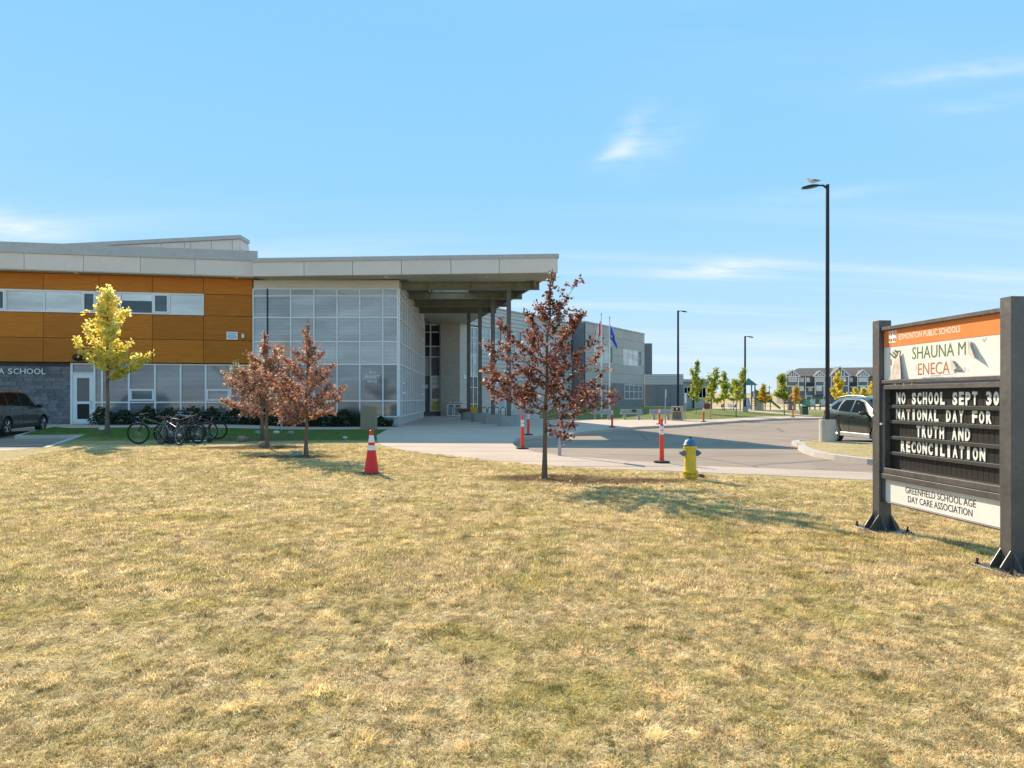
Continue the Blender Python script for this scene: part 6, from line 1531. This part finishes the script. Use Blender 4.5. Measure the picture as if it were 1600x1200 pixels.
def twin(pa, pb, ya, yb, y=-.06):
    a, b = stw(pa), stw(pb); c = (a+b)/2; z1, z0 = ztw(ya, c), ztw(yb, c)
    w = MB(FT); w.box(a, y-.06, z0, a+.16, y+.05, z1); w.box(b-.16, y-.06, z0, b, y+.05, z1); w.box(a+.16, y-.06, z0, b-.16, y+.05, z0+.16); w.box(a+.16, y-.06, z1-.16, b-.16, y+.05, z1); w.box(c-.06, y-.05, z0+.16, c+.06, y+.05, z1-.16)
    o = w.build('window', wt, TH); MB(FT).box(a+.1, y, z0+.1, b-.1, y+.02, z1-.1).build('pane', gl_, o)
for a, b, bay in ((1231, 1244, 1), (1248.5, 1256, 0), (1260, 1265, 0), (1273.5, 1285, 1), (1300, 1320, 1), (1327, 1332, 0), (1340, 1352.5, 1)):
    twin(a, b, 590, 596.8, -1.04 if bay else -.06)
for a, b, bay in ((1236, 1243, 1), (1248.5, 1256, 0), (1263, 1269.5, 0), (1274, 1283, 1), (1305, 1315, 1), (1331, 1337, 0), (1342, 1351.5, 1)): twin(a, b, 603, 611, -1.04 if bay else -.06)
for a, b in ((1258, 1271), (1327, 1337)):
    sa, sb = stw(a), stw(b); bc = MB(FT); bc.box(sa, -1.3, 5.0, sb, 0, 5.2); bc.build('balcony', twall.data.materials[0], TH); MB(FT).box(sa, -1.3, 5.2, sb, -1.22, 6.2).build('railing', M['black'], TH); MB(FT).box(sa-.1, -1.34, 4.85, sb+.1, -1.24, 5.05).build('balcony_trim', wt, TH)
for px in (1247.7, 1258.5, 1288.5, 1326): s = stw(px); MB(FT).box(s-.14, -.1, 0, s+.14, 0, 8.2).build('corner_trim', wt, TH)
for px in (1264, 1291, 1319, 1328.5, 1345): s = stw(px); d_ = MB(FT).box(s-.9, -.12, 0, s+.9, 0, 2.4).build('door', wt, TH); MB(FT).box(s-.6, -.16, .1, s+.6, -.125, 2.1).build('pane', M['glassD'], d_)
r = root('utility_pole', (402*.3, 300, 0), 'thin far utility pole standing on the horizon left of the townhouses', 'utility pole')
MB().lathe([(.22, 0), (.15, 7.5)], 8).build('pole', M['bark'], r); MB().box(-1.2, -.1, 6.6, 1.2, .1, 6.8).build('crossarm', M['bark'], r)

# ------------------------------------------------------------------ dry grass blades in the near lawn
def tuft(name, loc, n, h, spread, w, seed):
    rr = random.Random(seed); vs = []; fs = []
    for i in range(n):
        a = rr.uniform(0, 2*pi); q = spread*sqrt(rr.random()); b = Vector((cos(a)*q, sin(a)*q, 0)); az = rr.uniform(0, 2*pi); lean_ = rr.uniform(.35, 1.45)
        d = Vector((cos(az)*sin(lean_), sin(az)*sin(lean_), cos(lean_))); L = h*rr.uniform(.5, 1.25); s = Vector((-sin(az+rr.uniform(-.8, .8)), cos(az), 0)).normalized()*w*rr.uniform(.7, 1.2)
        m_ = b+d*L*.55+Vector((0, 0, L*.06)); e = b+d*L+Vector((cos(az), sin(az), -.35))*L*.18; e.z = max(e.z, .002); o = len(vs)
        vs += [b-s, b+s, m_+s*.75, m_-s*.75, e]; fs += [(o, o+1, o+2, o+3), (o+3, o+2, o+4)]
    me = bpy.data.meshes.new(name); me.from_pydata([tuple(v) for v in vs], [], fs); me.materials.append(M['blade'])
    ob = bpy.data.objects.new(name, me); col.objects.link(ob); ob.location = loc; ob['kind'] = 'stuff'; return ob
def scatter(name, poly, dens, src, seed, smin, smax):
    vv, fs = sheet_geo(poly, .0, 1.0, .001); nq = len(poly)
    mb = MB(); mb.add(vv, [f for f in fs if len(f) == 3]); o = mb.build(name, M['lawn']); o['kind'] = 'stuff'
    ng = bpy.data.node_groups.new(name, 'GeometryNodeTree'); ng.interface.new_socket('Geometry', in_out='INPUT', socket_type='NodeSocketGeometry'); ng.interface.new_socket('Geometry', in_out='OUTPUT', socket_type='NodeSocketGeometry')
    gi = ng.nodes.new('NodeGroupInput'); go = ng.nodes.new('NodeGroupOutput')
    dp = ng.nodes.new('GeometryNodeDistributePointsOnFaces'); dp.inputs['Density'].default_value = dens; dp.inputs['Seed'].default_value = seed
    # thinner and thicker patches
    ps = ng.nodes.new('GeometryNodeInputPosition'); nz = ng.nodes.new('ShaderNodeTexNoise'); nz.inputs['Scale'].default_value = 1.5; nz.inputs['Detail'].default_value = 4
    mr = ng.nodes.new('ShaderNodeMapRange'); mr.inputs[1].default_value = .35; mr.inputs[2].default_value = .68; mr.inputs[3].default_value = dens*.30; mr.inputs[4].default_value = dens*1.45
    lk = ng.links.new; lk(ps.outputs[0], nz.inputs['Vector']); lk(nz.outputs['Fac'], mr.inputs[0]); lk(mr.outputs[0], dp.inputs['Density'])
    ip = ng.nodes.new('GeometryNodeInstanceOnPoints'); oi = ng.nodes.new('GeometryNodeObjectInfo'); oi.inputs[0].default_value = src; oi.inputs['As Instance'].default_value = True
    rv = ng.nodes.new('FunctionNodeRandomValue'); rv.data_type = 'FLOAT_VECTOR'; rv.inputs[0].default_value = (-.12, -.12, 0); rv.inputs[1].default_value = (.12, .12, 6.283)
    rs = ng.nodes.new('FunctionNodeRandomValue'); rs.data_type = 'FLOAT'; rs.inputs[2].default_value = smin; rs.inputs[3].default_value = smax
    lk(gi.outputs[0], dp.inputs['Mesh']); lk(dp.outputs['Points'], ip.inputs['Points']); lk(oi.outputs['Geometry'], ip.inputs['Instance']); lk(rv.outputs[0], ip.inputs['Rotation']); lk(rs.outputs[1], ip.inputs['Scale']); lk(ip.outputs[0], go.inputs[0])
    md = o.modifiers.new('grass', 'NODES'); md.node_group = ng; return o
ta = tuft('grass_tuft', (-.4, 3.4, .002), 34, .027, .055, .0017, 1); tb = tuft('grass_tuft', (.9, 6.4, .002), 34, .032, .085, .0028, 2); tc = tuft('grass_tuft', (-1.8, 11, .002), 30, .040, .14, .0046, 3); td = tuft('weed_tuft', (-1.05, 4.9, .002), 60, .048, .06, .0028, 4)
def wedge(y0, y1, k=.86, m=1.6): return [(-y0*k-m, y0), (y0*k+m, y0), (y1*k+m, y1), (-y1*k-m, y1)]
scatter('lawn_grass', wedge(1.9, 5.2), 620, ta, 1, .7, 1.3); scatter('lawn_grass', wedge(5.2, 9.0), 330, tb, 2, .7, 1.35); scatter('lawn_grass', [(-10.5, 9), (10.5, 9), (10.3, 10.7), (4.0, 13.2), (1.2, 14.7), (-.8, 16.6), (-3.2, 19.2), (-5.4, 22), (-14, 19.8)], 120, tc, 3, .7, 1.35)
scatter('lawn_weeds', wedge(2.2, 10.5), 15, td, 5, .5, 1.3)

def litter():
    rr = random.Random(9); data = ([], []); tints = []
    for i in range(420):
        if i < 230: x = .64+rr.gauss(.9, 1.5); y = 12.5+rr.gauss(-.5, .9)
        elif i < 300: x = -6.3+rr.gauss(.5, 1.4); y = 17.6+rr.gauss(0, .9)
        else: continue
        if y > 13.6 and x > 0: continue
        leaf_mesh(data, tints, Vector((x, y, .018+rr.random()*.03)), rr.uniform(.018, .04), rr, rr.random())
    o = finish_leaves('fallen_leaves', data, tints, M['leafr2'], None); o['kind'] = 'stuff'
litter()
